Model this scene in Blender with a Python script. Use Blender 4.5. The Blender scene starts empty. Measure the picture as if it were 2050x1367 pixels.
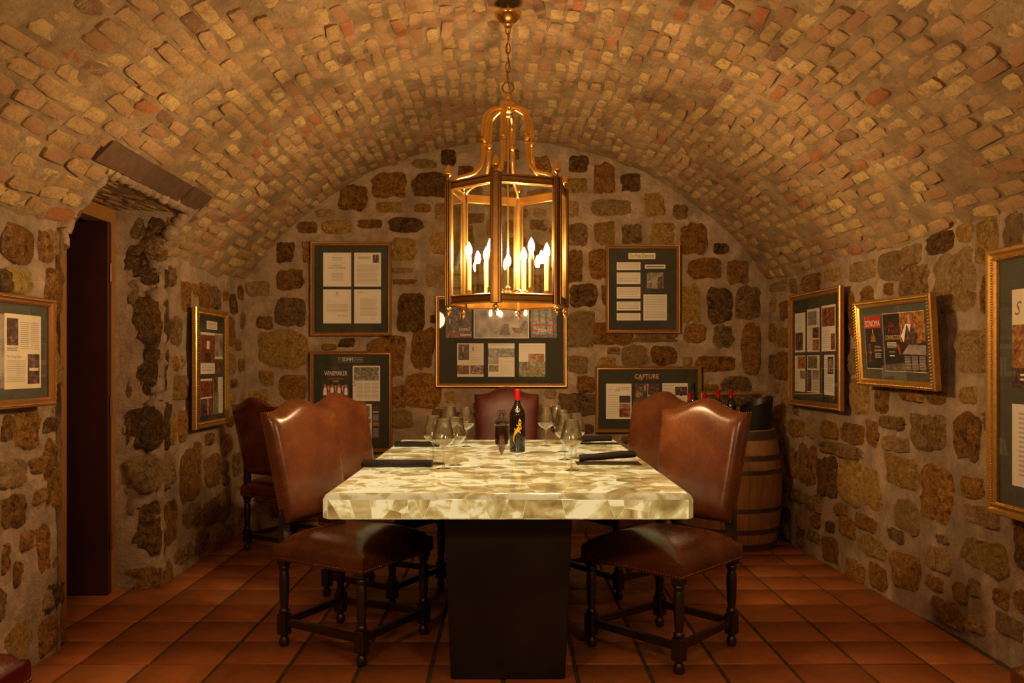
import bpy, math, random
import numpy as np
from mathutils import Vector, Matrix, noise
from math import sin, cos, pi, radians, sqrt, atan2
random.seed(7)
sc = bpy.context.scene
COL = sc.collection
F = 1700.0; CX = 1017.0; CY = 728.0; H = 1.29      # focal length in pixels, vanishing point, eye height

# ---------------------------------------------------------------- camera, world, exposure
cam = bpy.data.cameras.new('camera'); cam_o = bpy.data.objects.new('camera', cam); COL.objects.link(cam_o)
cam_o.location = (0, 0, H); cam_o.rotation_euler = (pi/2, 0, 0)
cam.sensor_width = 36; cam.lens = 36*F/2050
cam.shift_x = (1025-CX)/2050; cam.shift_y = (CY-683.5)/2050
cam.clip_start = 0.05
sc.camera = cam_o
w = bpy.data.worlds.new('world'); sc.world = w; w.use_nodes = True
w.node_tree.nodes['Background'].inputs[0].default_value = (1.0, 0.6, 0.3, 1)
w.node_tree.nodes['Background'].inputs[1].default_value = 0.0
sc.view_settings.view_transform = 'Standard'; sc.view_settings.look = 'None'
sc.view_settings.gamma = 1; sc.view_settings.use_curve_mapping = False
sc.view_settings.exposure = 0.0
sc.cycles.max_bounces = 10; sc.cycles.transparent_max_bounces = 24; sc.cycles.glossy_bounces = 5
sc.cycles.caustics_reflective = False; sc.cycles.caustics_refractive = False
sc.cycles.sample_clamp_indirect = 4.0
sc.cycles.use_denoising = True

WARM = (1.0, 0.59, 0.27)
BULB = 1750.0          # emission of the candle bulbs
SLAB = .85            # emission of the backlit quartz

def lamp(name, kind, loc, power, color=WARM, **kw):
    l = bpy.data.lights.new(name, kind); l.energy = power; l.color = color
    for k, v in kw.items(): setattr(l, k, v)
    o = bpy.data.objects.new(name, l); COL.objects.link(o); o.location = loc
    return o
# unseen fill lights added on both sides of the view to brighten the room
lamp('fill_light', 'POINT', (-1.0, 1.2, 1.9), 42, shadow_soft_size=0.12)
lamp('fill_light', 'POINT', (1.0, 1.2, 1.9), 42, shadow_soft_size=0.12)

# ---------------------------------------------------------------- materials
def mat(name):
    m = bpy.data.materials.new(name); m.use_nodes = True
    nt = m.node_tree; b = nt.nodes['Principled BSDF']
    return m, nt, b
def N(nt, t, **kw):
    n = nt.nodes.new(t)
    for k, v in kw.items(): setattr(n, k, v)
    return n
def ramp(nt, fac, stops, interp='LINEAR'):
    r = N(nt, 'ShaderNodeValToRGB'); r.color_ramp.interpolation = interp
    e = r.color_ramp.elements
    e[0].position, e[0].color = stops[0][0], (*stops[0][1], 1)
    e[1].position, e[1].color = stops[1][0], (*stops[1][1], 1)
    for p, c in stops[2:]:
        x = e.new(p); x.color = (*c, 1)
    nt.links.new(fac, r.inputs[0]); return r.outputs[0]
def noise_n(nt, vec, scale, detail=6, rough=0.6, dist=0.0, out=0):
    n = N(nt, 'ShaderNodeTexNoise'); n.inputs['Scale'].default_value = scale
    n.inputs['Detail'].default_value = detail; n.inputs['Roughness'].default_value = rough
    n.inputs['Distortion'].default_value = dist
    nt.links.new(vec, n.inputs['Vector']); return n.outputs[out]
def math_n(nt, op, a, b=None, clamp=False):
    n = N(nt, 'ShaderNodeMath', operation=op); n.use_clamp = clamp
    for i, x in enumerate((a, b)):
        if x is None: continue
        if isinstance(x, (int, float)): n.inputs[i].default_value = x
        else: nt.links.new(x, n.inputs[i])
    return n.outputs[0]
def mix_n(nt, fac, a, b, mode='MIX'):
    n = N(nt, 'ShaderNodeMix', data_type='RGBA', blend_type=mode)
    for s, x in ((n.inputs[0], fac), (n.inputs[6], a), (n.inputs[7], b)):
        if isinstance(x, (int, float)): s.default_value = x
        elif isinstance(x, tuple): s.default_value = (*x, 1)
        else: nt.links.new(x, s)
    return n.outputs[2]
def bump_n(nt, b, height, strength, dist):
    n = N(nt, 'ShaderNodeBump'); n.inputs['Strength'].default_value = strength; n.inputs['Distance'].default_value = dist
    nt.links.new(height, n.inputs['Height']); nt.links.new(n.outputs[0], b.inputs['Normal'])
def world_pos(nt):
    return N(nt, 'ShaderNodeNewGeometry').outputs['Position']
def rnd(nt):           # a random number for every object and for every loose piece of a joined mesh
    a = N(nt, 'ShaderNodeObjectInfo').outputs['Random']; b = N(nt, 'ShaderNodeNewGeometry').outputs['Random Per Island']
    return math_n(nt, 'FRACT', math_n(nt, 'ADD', a, b))
def rnd_obj(nt): return N(nt, 'ShaderNodeObjectInfo').outputs['Random']
def plain(name, col, rough=0.5, metal=0.0, var=0.12, scale=30, bump=0.0, coat=0.0, spec=0.5):
    m, nt, b = mat(name); p = N(nt, 'ShaderNodeTexCoord').outputs['Object']
    n = noise_n(nt, p, scale, 4)
    lo = tuple(c*(1-var) for c in col); hi = tuple(min(1, c*(1+var)) for c in col)
    nt.links.new(ramp(nt, n, [(0.3, lo), (0.7, hi)]), b.inputs['Base Color'])
    b.inputs['Roughness'].default_value = rough; b.inputs['Metallic'].default_value = metal
    b.inputs['Coat Weight'].default_value = coat; b.inputs['Coat Roughness'].default_value = 0.1
    b.inputs['Specular IOR Level'].default_value = spec
    if bump: bump_n(nt, b, n, bump, 0.01)
    return m

def brick_mat():
    m, nt, b = mat('old_brick'); p = world_pos(nt); r = rnd(nt)
    base = ramp(nt, r, [(0.0, (.58, .37, .17)), (0.20, (.76, .53, .23)), (0.40, (.66, .44, .20)), (0.55, (.56, .33, .17)), (0.68, (.50, .27, .14)),
                        (0.80, (.64, .40, .20)), (0.92, (.52, .19, .075)), (0.965, (.30, .17, .10))], 'CONSTANT')
    n1 = noise_n(nt, p, 26, 7, .72, .5); n2 = noise_n(nt, p, 85, 6, .75); n3 = noise_n(nt, p, 13, 6, .7, 1.0)
    c = mix_n(nt, ramp(nt, n1, [(0.47, (0, 0, 0)), (0.60, (1, 1, 1))]), base, mix_n(nt, 0.55, base, (.50, .24, .12)))
    c = mix_n(nt, ramp(nt, n3, [(0.56, (0, 0, 0)), (0.60, (1, 1, 1))]), c, (.46, .32, .18))
    c = mix_n(nt, ramp(nt, n2, [(0.30, (1, 1, 1)), (0.40, (0, 0, 0))]), c, (.16, .085, .04))
    nt.links.new(c, b.inputs['Base Color']); b.inputs['Roughness'].default_value = 0.9
    b.inputs['Specular IOR Level'].default_value = 0.2
    bump_n(nt, b, math_n(nt, 'ADD', n1, math_n(nt, 'MULTIPLY', n2, 0.6)), 1.0, 0.022)
    return m
def mortar_mat(name, col, dark):
    m, nt, b = mat(name); p = world_pos(nt)
    n1 = noise_n(nt, p, 7, 7, .65); n2 = noise_n(nt, p, 55, 6, .7); n3 = noise_n(nt, p, 3.0, 4, .5)
    c = mix_n(nt, ramp(nt, n1, [(0.35, (0, 0, 0)), (0.65, (1, 1, 1))]), tuple(x*.72 for x in col), tuple(min(1, x*1.22) for x in col))
    c = mix_n(nt, ramp(nt, n2, [(0.30, (1, 1, 1)), (0.38, (0, 0, 0))]), c, dark)
    c = mix_n(nt, ramp(nt, n3, [(0.50, (0, 0, 0)), (0.68, (.6, .6, .6))]), c, tuple(x*.5 for x in col))
    nt.links.new(c, b.inputs['Base Color']); b.inputs['Roughness'].default_value = 0.92
    b.inputs['Specular IOR Level'].default_value = 0.2
    n4 = noise_n(nt, p, 22, 7, .75, .8)
    bump_n(nt, b, math_n(nt, 'ADD', math_n(nt, 'ADD', n1, math_n(nt, 'MULTIPLY', n4, .7)), math_n(nt, 'MULTIPLY', n2, 0.35)), 1.0, 0.032)
    return m
def stone_mat(name, main, dark, light, d_amt=0.48, l_amt=0.565):
    m, nt, b = mat(name); p = world_pos(nt); r = rnd_obj(nt)
    off = N(nt, 'ShaderNodeVectorMath', operation='ADD'); nt.links.new(p, off.inputs[0]); nt.links.new(r, off.inputs[1]); p = off.outputs[0]
    n1 = noise_n(nt, p, 14, 8, .78, .6); n2 = noise_n(nt, p, 52, 6, .85, .5); n3 = noise_n(nt, p, 150, 3, .7); n5 = noise_n(nt, p, 26, 5, .8, 1.2)
    c = mix_n(nt, ramp(nt, n1, [(d_amt-.09, (1, 1, 1)), (d_amt+.03, (0, 0, 0))]), main, dark)
    c = mix_n(nt, ramp(nt, n2, [(l_amt-.03, (0, 0, 0)), (l_amt+.04, (1, 1, 1))]), c, light)
    c = mix_n(nt, ramp(nt, n2, [(0.38, (1, 1, 1)), (0.45, (0, 0, 0))]), c, dark)
    c = mix_n(nt, ramp(nt, n5, [(0.54, (0, 0, 0)), (0.60, (.75, .75, .75))]), c, light)
    c = mix_n(nt, ramp(nt, n5, [(0.38, (.85, .85, .85)), (0.44, (0, 0, 0))]), c, dark)
    hs = N(nt, 'ShaderNodeHueSaturation'); nt.links.new(c, hs.inputs['Color'])
    nt.links.new(math_n(nt, 'ADD', math_n(nt, 'MULTIPLY', r, 0.5), 0.78), hs.inputs['Value'])
    nt.links.new(hs.outputs[0], b.inputs['Base Color']); b.inputs['Roughness'].default_value = 0.38
    bump_n(nt, b, math_n(nt, 'ADD', n1, math_n(nt, 'ADD', math_n(nt, 'MULTIPLY', n2, 0.7), math_n(nt, 'MULTIPLY', n3, 0.15))), 1.0, 0.05)
    return m
M = {}
M['brick'] = brick_mat()
M['vault_mortar'] = mortar_mat('vault_mortar', (.43, .295, .165), (.13, .075, .035))
M['wall_mortar'] = mortar_mat('wall_mortar', (.50, .355, .24), (.17, .11, .065))
M['stone0'] = stone_mat('stone_dark', (.20, .095, .028), (.05, .024, .010), (.46, .26, .08))
M['stone1'] = stone_mat('stone_rust', (.48, .205, .038), (.14, .055, .014), (.74, .42, .12))
M['stone2'] = stone_mat('stone_gold', (.60, .34, .075), (.27, .12, .028), (.82, .56, .20), .46, .55)
M['stone3'] = stone_mat('stone_tan', (.54, .335, .14), (.26, .13, .045), (.76, .56, .30), .44, .58)
M['stone4'] = stone_mat('stone_grey', (.38, .21, .075), (.11, .055, .02), (.62, .42, .19))
M['stone5'] = stone_mat('stone_yellow', (.78, .52, .12), (.30, .16, .04), (.90, .74, .32), .42, .60)

def tile_mat():
    m, nt, b = mat('terracotta'); p = world_pos(nt); r = rnd_obj(nt)
    base = ramp(nt, r, [(0.0, (.29, .085, .022)), (0.5, (.36, .11, .027)), (1.0, (.41, .14, .036))])
    n1 = noise_n(nt, p, 9, 6, .6); n2 = noise_n(nt, p, 45, 5, .6)
    c = mix_n(nt, ramp(nt, n1, [(0.42, (0, 0, 0)), (0.66, (.6, .6, .6))]), base, (.24, .08, .03))
    c = mix_n(nt, ramp(nt, n2, [(0.58, (0, 0, 0)), (0.72, (.35, .35, .35))]), c, (.55, .25, .10))
    nt.links.new(c, b.inputs['Base Color'])
    nt.links.new(ramp(nt, n1, [(0.3, (.30, .30, .30)), (0.7, (.50, .50, .50))]), b.inputs['Roughness'])
    bump_n(nt, b, n1, 0.25, 0.006); return m
M['tile'] = tile_mat()
M['grout'] = mortar_mat('floor_grout', (.14, .095, .055), (.07, .045, .03))
def leather_mat(name, main, dark, light, rough=.34):
    m, nt, b = mat(name); p = N(nt, 'ShaderNodeTexCoord').outputs['Object']
    n1 = noise_n(nt, p, 7, 6, .6, .4); n2 = noise_n(nt, p, 30, 6, .7, 1.5); v = N(nt, 'ShaderNodeTexVoronoi'); v.inputs['Scale'].default_value = 220
    nt.links.new(p, v.inputs['Vector'])
    c = ramp(nt, n1, [(0.3, dark), (0.55, main), (0.78, light)])
    c = mix_n(nt, ramp(nt, n2, [(0.60, (0, 0, 0)), (0.72, (.5, .5, .5))]), c, light)
    nt.links.new(c, b.inputs['Base Color'])
    nt.links.new(ramp(nt, n2, [(0.3, (rough-.04,)*3), (0.7, (rough+.12,)*3)]), b.inputs['Roughness'])
    b.inputs['Coat Weight'].default_value = 0.4; b.inputs['Coat Roughness'].default_value = 0.22
    bump_n(nt, b, math_n(nt, 'ADD', math_n(nt, 'MULTIPLY', v.outputs[0], 0.25), n2), 0.12, 0.004); return m
M['leather'] = leather_mat('brown_leather', (.135, .038, .011), (.085, .022, .007), (.205, .070, .024), .22)
M['red_leather'] = leather_mat('red_leather', (.12, .010, .008), (.07, .006, .005), (.18, .022, .014), .2)
M['wine_leather'] = leather_mat('wine_leather', (.13, .032, .026), (.085, .02, .018), (.20, .065, .05), .46)
M['wine_leather'].node_tree.nodes['Principled BSDF'].inputs['Coat Weight'].default_value = .05
M['wine_leather'].node_tree.nodes['Principled BSDF'].inputs['Specular IOR Level'].default_value = .3
M['dark_wood'] = plain('dark_wood', (.022, .012, .008), .38, var=.4, scale=18, coat=.2)
M['nail'] = plain('antique_nail', (.24, .13, .06), .3, .9)
M['black_steel'] = plain('black_steel', (.020, .016, .013), .45, .4, var=.5, scale=3)
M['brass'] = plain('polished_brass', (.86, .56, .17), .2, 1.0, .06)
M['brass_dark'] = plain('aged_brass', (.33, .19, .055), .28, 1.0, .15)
M['brass_post'] = plain('shaded_brass', (.22, .12, .035), .3, .9, .15)  # darker copy of the brass: shade on the post fronts put into the colour
M['chain'] = plain('chain_brass', (.36, .20, .08), .38, .9)
M['door'] = plain('door_paint', (.055, .016, .010), .45, var=.12, scale=4, spec=.3)
M['casing'] = plain('casing_wood', (.30, .13, .03), .5, var=.1, scale=6)
M['lintel'] = plain('rusty_steel', (.12, .065, .04), .6, .2, .25, 25, .2)
M['paper'] = plain('paper', (.80, .73, .66), .7, var=.03)
M['paper_cream'] = plain('cream_paper', (.82, .70, .52), .7, var=.03)
M['ink'] = plain('ink', (.16, .14, .13), .7, var=.02)
M['ink_soft'] = plain('soft_ink', (.48, .43, .39), .7, var=.02)
M['print_black'] = plain('print_black', (.025, .02, .02), .5, var=.1)
M['white_ink'] = plain('white_ink', (.85, .8, .75), .6, var=.02)
M['red_ink'] = plain('red_ink', (.5, .03, .02), .6, var=.02)
M['gold_ink'] = plain('gold_ink', (.75, .5, .12), .6, var=.02)
M['mat_green'] = plain('mat_board', (.028, .031, .020), .85, var=.08)
M['mat_grey'] = plain('grey_mat_board', (.07, .07, .052), .85, var=.08)
M['skin'] = plain('print_skin', (.55, .33, .22), .7, var=.05)
M['frame_wood'] = plain('frame_bronze', (.34, .16, .05), .34, .55, .15, 20)
M['frame_gold'] = plain('frame_gold', (.62, .36, .10), .3, .8, .15, 60)
M['napkin'] = plain('black_linen', (.014, .011, .016), .85, var=.25, scale=90, bump=.3)
M['card'] = plain('dark_card', (.035, .02, .018), .6)
M['capsule'] = plain('red_foil', (.55, .01, .012), .3, .15, .05)
M['bottle'] = plain('black_glass', (.006, .005, .004), .06, coat=1.0, var=.1)
M['lizard'] = plain('gold_enamel', (.85, .48, .03), .35, .2)
M['oak'] = plain('barrel_oak', (.36, .19, .075), .55, var=.2, scale=14, bump=.15)
M['hoop'] = plain('galvanised_hoop', (.17, .14, .11), .4, .8, .15)
M['black_tub'] = plain('black_tub', (.012, .010, .009), .4)
M['candle'] = plain('candle_sleeve', (.50, .30, .075), .5, var=.05)
def photo_mat(name, cols, scale=60):
    m, nt, b = mat(name); p = world_pos(nt)
    v = N(nt, 'ShaderNodeTexVoronoi'); v.inputs['Scale'].default_value = scale; nt.links.new(p, v.inputs['Vector'])
    n = noise_n(nt, p, scale*.5, 4, .7)
    f = math_n(nt, 'ADD', math_n(nt, 'MULTIPLY', n, .7), math_n(nt, 'MULTIPLY', v.outputs['Distance'], .45))
    st = [(0.30+0.55*i/(len(cols)-1), tuple(q*.72 for q in c)) for i, c in enumerate(cols)]
    nt.links.new(ramp(nt, f, st), b.inputs['Base Color']); b.inputs['Roughness'].default_value = .45; return m
M['photo_dark'] = photo_mat('dark_photo', [(.02, .015, .02), (.05, .03, .03), (.20, .08, .05), (.40, .28, .2)])
M['photo_red'] = photo_mat('red_photo', [(.03, .01, .01), (.16, .02, .02), (.35, .08, .03), (.6, .4, .25)])
M['photo_grey'] = photo_mat('grey_photo', [(.05, .045, .04), (.2, .18, .15), (.42, .38, .32), (.7, .64, .55)])
M['photo_green'] = photo_mat('green_photo', [(.04, .05, .02), (.16, .18, .05), (.35, .30, .15), (.6, .5, .35)])
M['photo_orange'] = photo_mat('orange_photo', [(.08, .02, .01), (.32, .10, .02), (.6, .25, .06), (.8, .5, .2)])
M['photo_pale'] = photo_mat('pale_photo', [(.12, .09, .12), (.35, .28, .28), (.55, .45, .38), (.7, .6, .45)], 14)
def thin_glass(name, tint=(1, 1, 1), rough=0.0, edge=.6, refl=1.0):
    m = bpy.data.materials.new(name); m.use_nodes = True; nt = m.node_tree; nt.nodes.clear()
    out = N(nt, 'ShaderNodeOutputMaterial'); mx = N(nt, 'ShaderNodeMixShader'); tr = N(nt, 'ShaderNodeBsdfTransparent'); gl = N(nt, 'ShaderNodeBsdfGlossy')
    gl.inputs['Roughness'].default_value = rough
    lw = N(nt, 'ShaderNodeLayerWeight'); lw.inputs[0].default_value = .5
    p = N(nt, 'ShaderNodeTexCoord').outputs['Object']
    sm = noise_n(nt, p, 3, 2)
    nt.links.new(mix_n(nt, math_n(nt, 'MULTIPLY', lw.outputs['Facing'], edge), tint, tuple(t*.35 for t in tint)), tr.inputs[0])
    fz = math_n(nt, 'ADD', math_n(nt, 'MULTIPLY', math_n(nt, 'POWER', lw.outputs['Facing'], 3.0), .6), .045)
    f = math_n(nt, 'MULTIPLY', fz, math_n(nt, 'ADD', math_n(nt, 'MULTIPLY', sm, .2), refl-.1), True)
    nt.links.new(f, mx.inputs[0]); nt.links.new(tr.outputs[0], mx.inputs[1]); nt.links.new(gl.outputs[0], mx.inputs[2])
    nt.links.new(mx.outputs[0], out.inputs[0]); return m
M['pane'] = thin_glass('lantern_glass', (.97, .98, .96), .0, .15)
M['frame_glass'] = thin_glass('frame_glass', (.98, .98, .97), .02, .0)
M['wine_glass'] = thin_glass('stem_glass', (.985, .985, .975), .0, .8, 3.8)
M['glass_rim'] = thin_glass('glass_rim', (.9, .9, .88), .1, .2, 9.0)
M['wine'] = thin_glass('pale_wine', (.98, .96, .84), .02, .25, 1.6)
def _milky():
    nt = M['wine'].node_tree; out = [n for n in nt.nodes if n.type == 'OUTPUT_MATERIAL'][0]; src = out.inputs[0].links[0].from_socket
    t = N(nt, 'ShaderNodeBsdfTranslucent'); t.inputs[0].default_value = (.95, .88, .62, 1); mx = N(nt, 'ShaderNodeMixShader'); mx.inputs[0].default_value = .38
    nt.links.new(src, mx.inputs[1]); nt.links.new(t.outputs[0], mx.inputs[2]); nt.links.new(mx.outputs[0], out.inputs[0])
_milky()
M['crystal'] = thin_glass('smoky_crystal', (.50, .34, .28), .03, .8, 2.0)
M['crystal_clear'] = thin_glass('clear_crystal', (.93, .88, .80), .02, 1.0, 1.6)
def emit(name, col, s):
    m, nt, b = mat(name)
    n = noise_n(nt, N(nt, 'ShaderNodeTexCoord').outputs['Object'], 20, 2)
    nt.links.new(ramp(nt, n, [(0.2, tuple(c*.97 for c in col)), (0.8, col)]), b.inputs['Emission Color'])
    b.inputs['Emission Strength'].default_value = s; b.inputs['Base Color'].default_value = (.8, .7, .5, 1); return m
M['bulb'] = emit('lit_bulb', (1.0, .62, .28), BULB)
def quartz(name, gain=1.0, per=True):
    m, nt, b = mat(name); p = world_pos(nt); r = rnd_obj(nt)
    off = N(nt, 'ShaderNodeVectorMath', operation='ADD'); nt.links.new(p, off.inputs[0])
    sc_ = N(nt, 'ShaderNodeVectorMath', operation='SCALE'); sc_.inputs['Scale'].default_value = 9.0
    cmb = N(nt, 'ShaderNodeCombineXYZ'); nt.links.new(r, cmb.inputs[0]); nt.links.new(r, cmb.inputs[1]); nt.links.new(r, cmb.inputs[2])
    nt.links.new(cmb.outputs[0], sc_.inputs[0]); nt.links.new(sc_.outputs[0], off.inputs[1])
    pp = off.outputs[0] if per else p
    n1 = noise_n(nt, pp, 7, 4, .55, 1.2); n2 = noise_n(nt, pp, 30, 5, .7, .6)
    f = math_n(nt, 'ADD', math_n(nt, 'MULTIPLY', n1, 1.5), math_n(nt, 'MULTIPLY', n2, .22))
    f = math_n(nt, 'ADD', f, math_n(nt, 'MULTIPLY', math_n(nt, 'SUBTRACT', r, .5), .42))
    c = ramp(nt, f, [(0.44, (.15, .088, .020)), (0.68, (.37, .235, .056)), (0.88, (.62, .44, .135)), (1.06, (1.0, .80, .38))])
    nt.links.new(c, b.inputs['Emission Color']); b.inputs['Emission Strength'].default_value = SLAB*gain
    nt.links.new(ramp(nt, n1, [(0.3, (.20, .17, .11)), (0.7, (.34, .31, .24))]), b.inputs['Base Color'])
    b.inputs['Roughness'].default_value = .12; b.inputs['Coat Weight'].default_value = .5; b.inputs['Coat Roughness'].default_value = .04
    return m
M['quartz_top'] = quartz('backlit_quartz', 1.15)
M['quartz_side'] = quartz('backlit_quartz_edge', .84)
M['quartz_joint'] = emit('quartz_joint', (.95, .66, .18), .6)
M['slab'] = quartz('quartz_slab', .5, False)

# ---------------------------------------------------------------- mesh helpers
def tag(o, label=None, cat=None, group=None, kind=None):
    if label: o['label'] = label
    if cat: o['category'] = cat
    if group: o['group'] = group
    if kind: o['kind'] = kind
    return o
def empty(name, loc, rz=0, **kw):
    o = bpy.data.objects.new(name, None); COL.objects.link(o); o.location = loc; o.rotation_euler = (0, 0, rz)
    o.empty_display_size = .1
    return tag(o, **kw)
class MB:
    def __init__(s): s.v = []; s.f = []; s.mi = []; s.cur = 0
    def add(s, vs, fs, M_=None):
        k = len(s.v)
        for p in vs:
            p = Vector(p)
            if M_ is not None: p = M_ @ p
            s.v.append(tuple(p))
        for f in fs: s.f.append(tuple(i+k for i in f)); s.mi.append(s.cur)
        return s
    def box(s, x0, x1, y0, y1, z0, z1, M_=None, b=0.0):
        if b > 0:
            vs = []; 
            prof = [(b, 0), (0, b)]
            for z, ins in ((z0, b), (z0+b, 0), (z1-b, 0), (z1, b)):
                a0, a1, c0, c1 = x0+ins, x1-ins, y0+ins, y1-ins
                q = b if ins == 0 else b*.5
                vs += [(a0+q, c0, z), (a1-q, c0, z), (a1, c0+q, z), (a1, c1-q, z), (a1-q, c1, z), (a0+q, c1, z), (a0, c1-q, z), (a0, c0+q, z)]
            fs = [tuple(range(7, -1, -1)), tuple(range(24, 32))]
            for r in range(3):
                for i in range(8): j = (i+1) % 8; fs.append((r*8+i, r*8+j, r*8+8+j, r*8+8+i))
            return s.add(vs, fs, M_)
        vs = [(x0, y0, z0), (x1, y0, z0), (x1, y1, z0), (x0, y1, z0), (x0, y0, z1), (x1, y0, z1), (x1, y1, z1), (x0, y1, z1)]
        return s.add(vs, [(3, 2, 1, 0), (4, 5, 6, 7), (0, 1, 5, 4), (1, 2, 6, 5), (2, 3, 7, 6), (3, 0, 4, 7)], M_)
    def quad(s, x0, y0, x1, y1, z, M_=None):
        return s.add([(x0, y0, z), (x1, y0, z), (x1, y1, z), (x0, y1, z)], [(0, 1, 2, 3)], M_)
    def poly(s, pts, z, M_=None):
        return s.add([(p[0], p[1], z) for p in pts], [tuple(range(len(pts)))], M_)
    def lathe(s, prof, n=16, M_=None, cap=True):
        vs = []; fs = []
        for r, z in prof:
            for i in range(n): a = 2*pi*i/n; vs.append((r*cos(a), r*sin(a), z))
        for k in range(len(prof)-1):
            for i in range(n): j = (i+1) % n; fs.append((k*n+i, k*n+j, k*n+n+j, k*n+n+i))
        if cap:
            if prof[0][0] > 1e-5: fs.append(tuple(range(n-1, -1, -1)))
            if prof[-1][0] > 1e-5: fs.append(tuple(range((len(prof)-1)*n, len(prof)*n)))
        return s.add(vs, fs, M_)
    def tube(s, pts, r, n=8, closed=False, M_=None):
        pts = [Vector(p) for p in pts]; m = len(pts); vs = []; fs = []; up = None
        rr = r if isinstance(r, (list, tuple)) else [r]*m
        for k, p in enumerate(pts):
            a = pts[(k-1) % m] if (closed or k > 0) else p; c = pts[(k+1) % m] if (closed or k < m-1) else p
            t = (c-a).normalized()
            if up is None:
                up = Vector((0, 0, 1)) if abs(t.z) < .9 else Vector((1, 0, 0))
            u = (up - t*up.dot(t)).normalized(); up = u; q = t.cross(u)
            for i in range(n):
                an = 2*pi*i/n; vs.append(p + (u*cos(an)+q*sin(an))*rr[k])
        for k in range(m if closed else m-1):
            k2 = (k+1) % m
            for i in range(n): j = (i+1) % n; fs.append((k*n+i, k*n+j, k2*n+j, k2*n+i))
        if not closed: fs.append(tuple(range(n-1, -1, -1))); fs.append(tuple(range((m-1)*n, m*n)))
        return s.add(vs, fs, M_)
    def ball(s, c, r, n=8, m=5, sz=1.0):
        prof = [(max(1e-6, r*sin(pi*k/m)), -r*sz*cos(pi*k/m)) for k in range(m+1)]
        return s.lathe(prof, n, Matrix.Translation(c), cap=False)
    def build(s, name, m, parent=None, smooth=None, loc=None, kind=None, label=None):
        me = bpy.data.meshes.new(name); me.from_pydata(s.v, [], s.f)
        ms = m if isinstance(m, (list, tuple)) else [m]
        for x in ms: me.materials.append(M[x] if isinstance(x, str) else x)
        if len(ms) > 1: me.polygons.foreach_set('material_index', s.mi)
        if smooth is not None:
            me.polygons.foreach_set('use_smooth', [True]*len(me.polygons))
            me.set_sharp_from_angle(angle=radians(smooth))
        me.update()
        o = bpy.data.objects.new(name, me); COL.objects.link(o)
        if parent is not None: o.parent = parent
        if loc is not None: o.location = loc
        return tag(o, kind=kind, label=label)
def copy_tree(o, parent=None):
    c = o.copy(); COL.objects.link(c); c.parent = parent
    for ch in [x for x in o.children]: copy_tree(ch, c)
    return c
def inst(name, me, parent, mw):
    o = bpy.data.objects.new(name, me); COL.objects.link(o); o.parent = parent; o.matrix_local = mw; return o
def nz(x, y, z): return noise.noise(Vector((x, y, z)))
def fbm(x, y, z): return nz(x, y, z)+.5*nz(2.1*x, 2.1*y, 2.1*z)+.25*nz(4.3*x, 4.3*y, 4.3*z)

# ---------------------------------------------------------------- room geometry
YB = 6.55; Y0 = -1.3; ZS = 1.93; ZA = 3.0
def XR(y): return 2.322-.0478*max(y, 2.0)
def XL(y): return -2.03
def arc(y):
    a, b = XL(y), XR(y); c = (a+b)/2; hw = (b-a)/2; rise = ZA-ZS
    R = (hw*hw+rise*rise)/(2*rise); return c, R, ZA-R, math.asin(hw/R)
def vp(t, y, off=0.0):        # t -1..1 round the arch, off = towards the room
    c, R, zc, th = arc(y); a = t*th; return Vector((c+(R-off)*sin(a), y, zc+(R-off)*cos(a)))
def vn(t, y):
    c, R, zc, th = arc(y); a = t*th; return Vector((-sin(a), 0, -cos(a)))
def arch_z(x, y=YB):
    c, R, zc, th = arc(y); return zc+sqrt(max(0, R*R-(x-c)**2))
NY0, NY1, NZ = 3.82, 4.91, 2.17
NYV = 3.925       # the doorway recess in the left wall
XD = -2.24                            # plane of the door frame
def in_niche(p): return p.x < -1.2 and NYV < p.y < NY1 and p.z < NZ

def grid(name, m, rows, cols, fn, keep=None, parent=None, label=None, rev=False):
    vs = []; fs = []
    for i in range(rows+1):
        for j in range(cols+1): vs.append(fn(i/rows, j/cols))
    for i in range(rows):
        for j in range(cols):
            a = i*(cols+1)+j; f = (a, a+1, a+cols+2, a+cols+1)
            if keep:
                c = (vs[f[0]]+vs[f[2]])/2
                if not keep(c): continue
            fs.append(f[::-1] if rev else f)
    b = MB(); b.v = [tuple(v) for v in vs]; b.f = fs; b.mi = [0]*len(fs)
    return b.build(name, m, parent, smooth=60)

def ys(v, a=Y0, b=YB+.02):            # denser where the camera looks
    k = .22
    return a+(2.4-a)*v/k if v < k else 2.4+(b-2.4)*(v-k)/(1-k)
def vault_pt(u, v):
    y = ys(v); t = -1.012+2.024*u; p = vp(t, y); n = vn(t, y)
    d = .010*fbm(p.x*7, p.y*7, p.z*7)+.012*nz(p.x*2.2, p.y*2.2, p.z*2.2)
    return p+n*d
ceiling = grid('ceiling', 'vault_mortar', 150, 200, vault_pt, keep=lambda c: not in_niche(c))
tag(ceiling, 'barrel vault of old worn bricks over the cellar room', 'ceiling', kind='structure')

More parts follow.
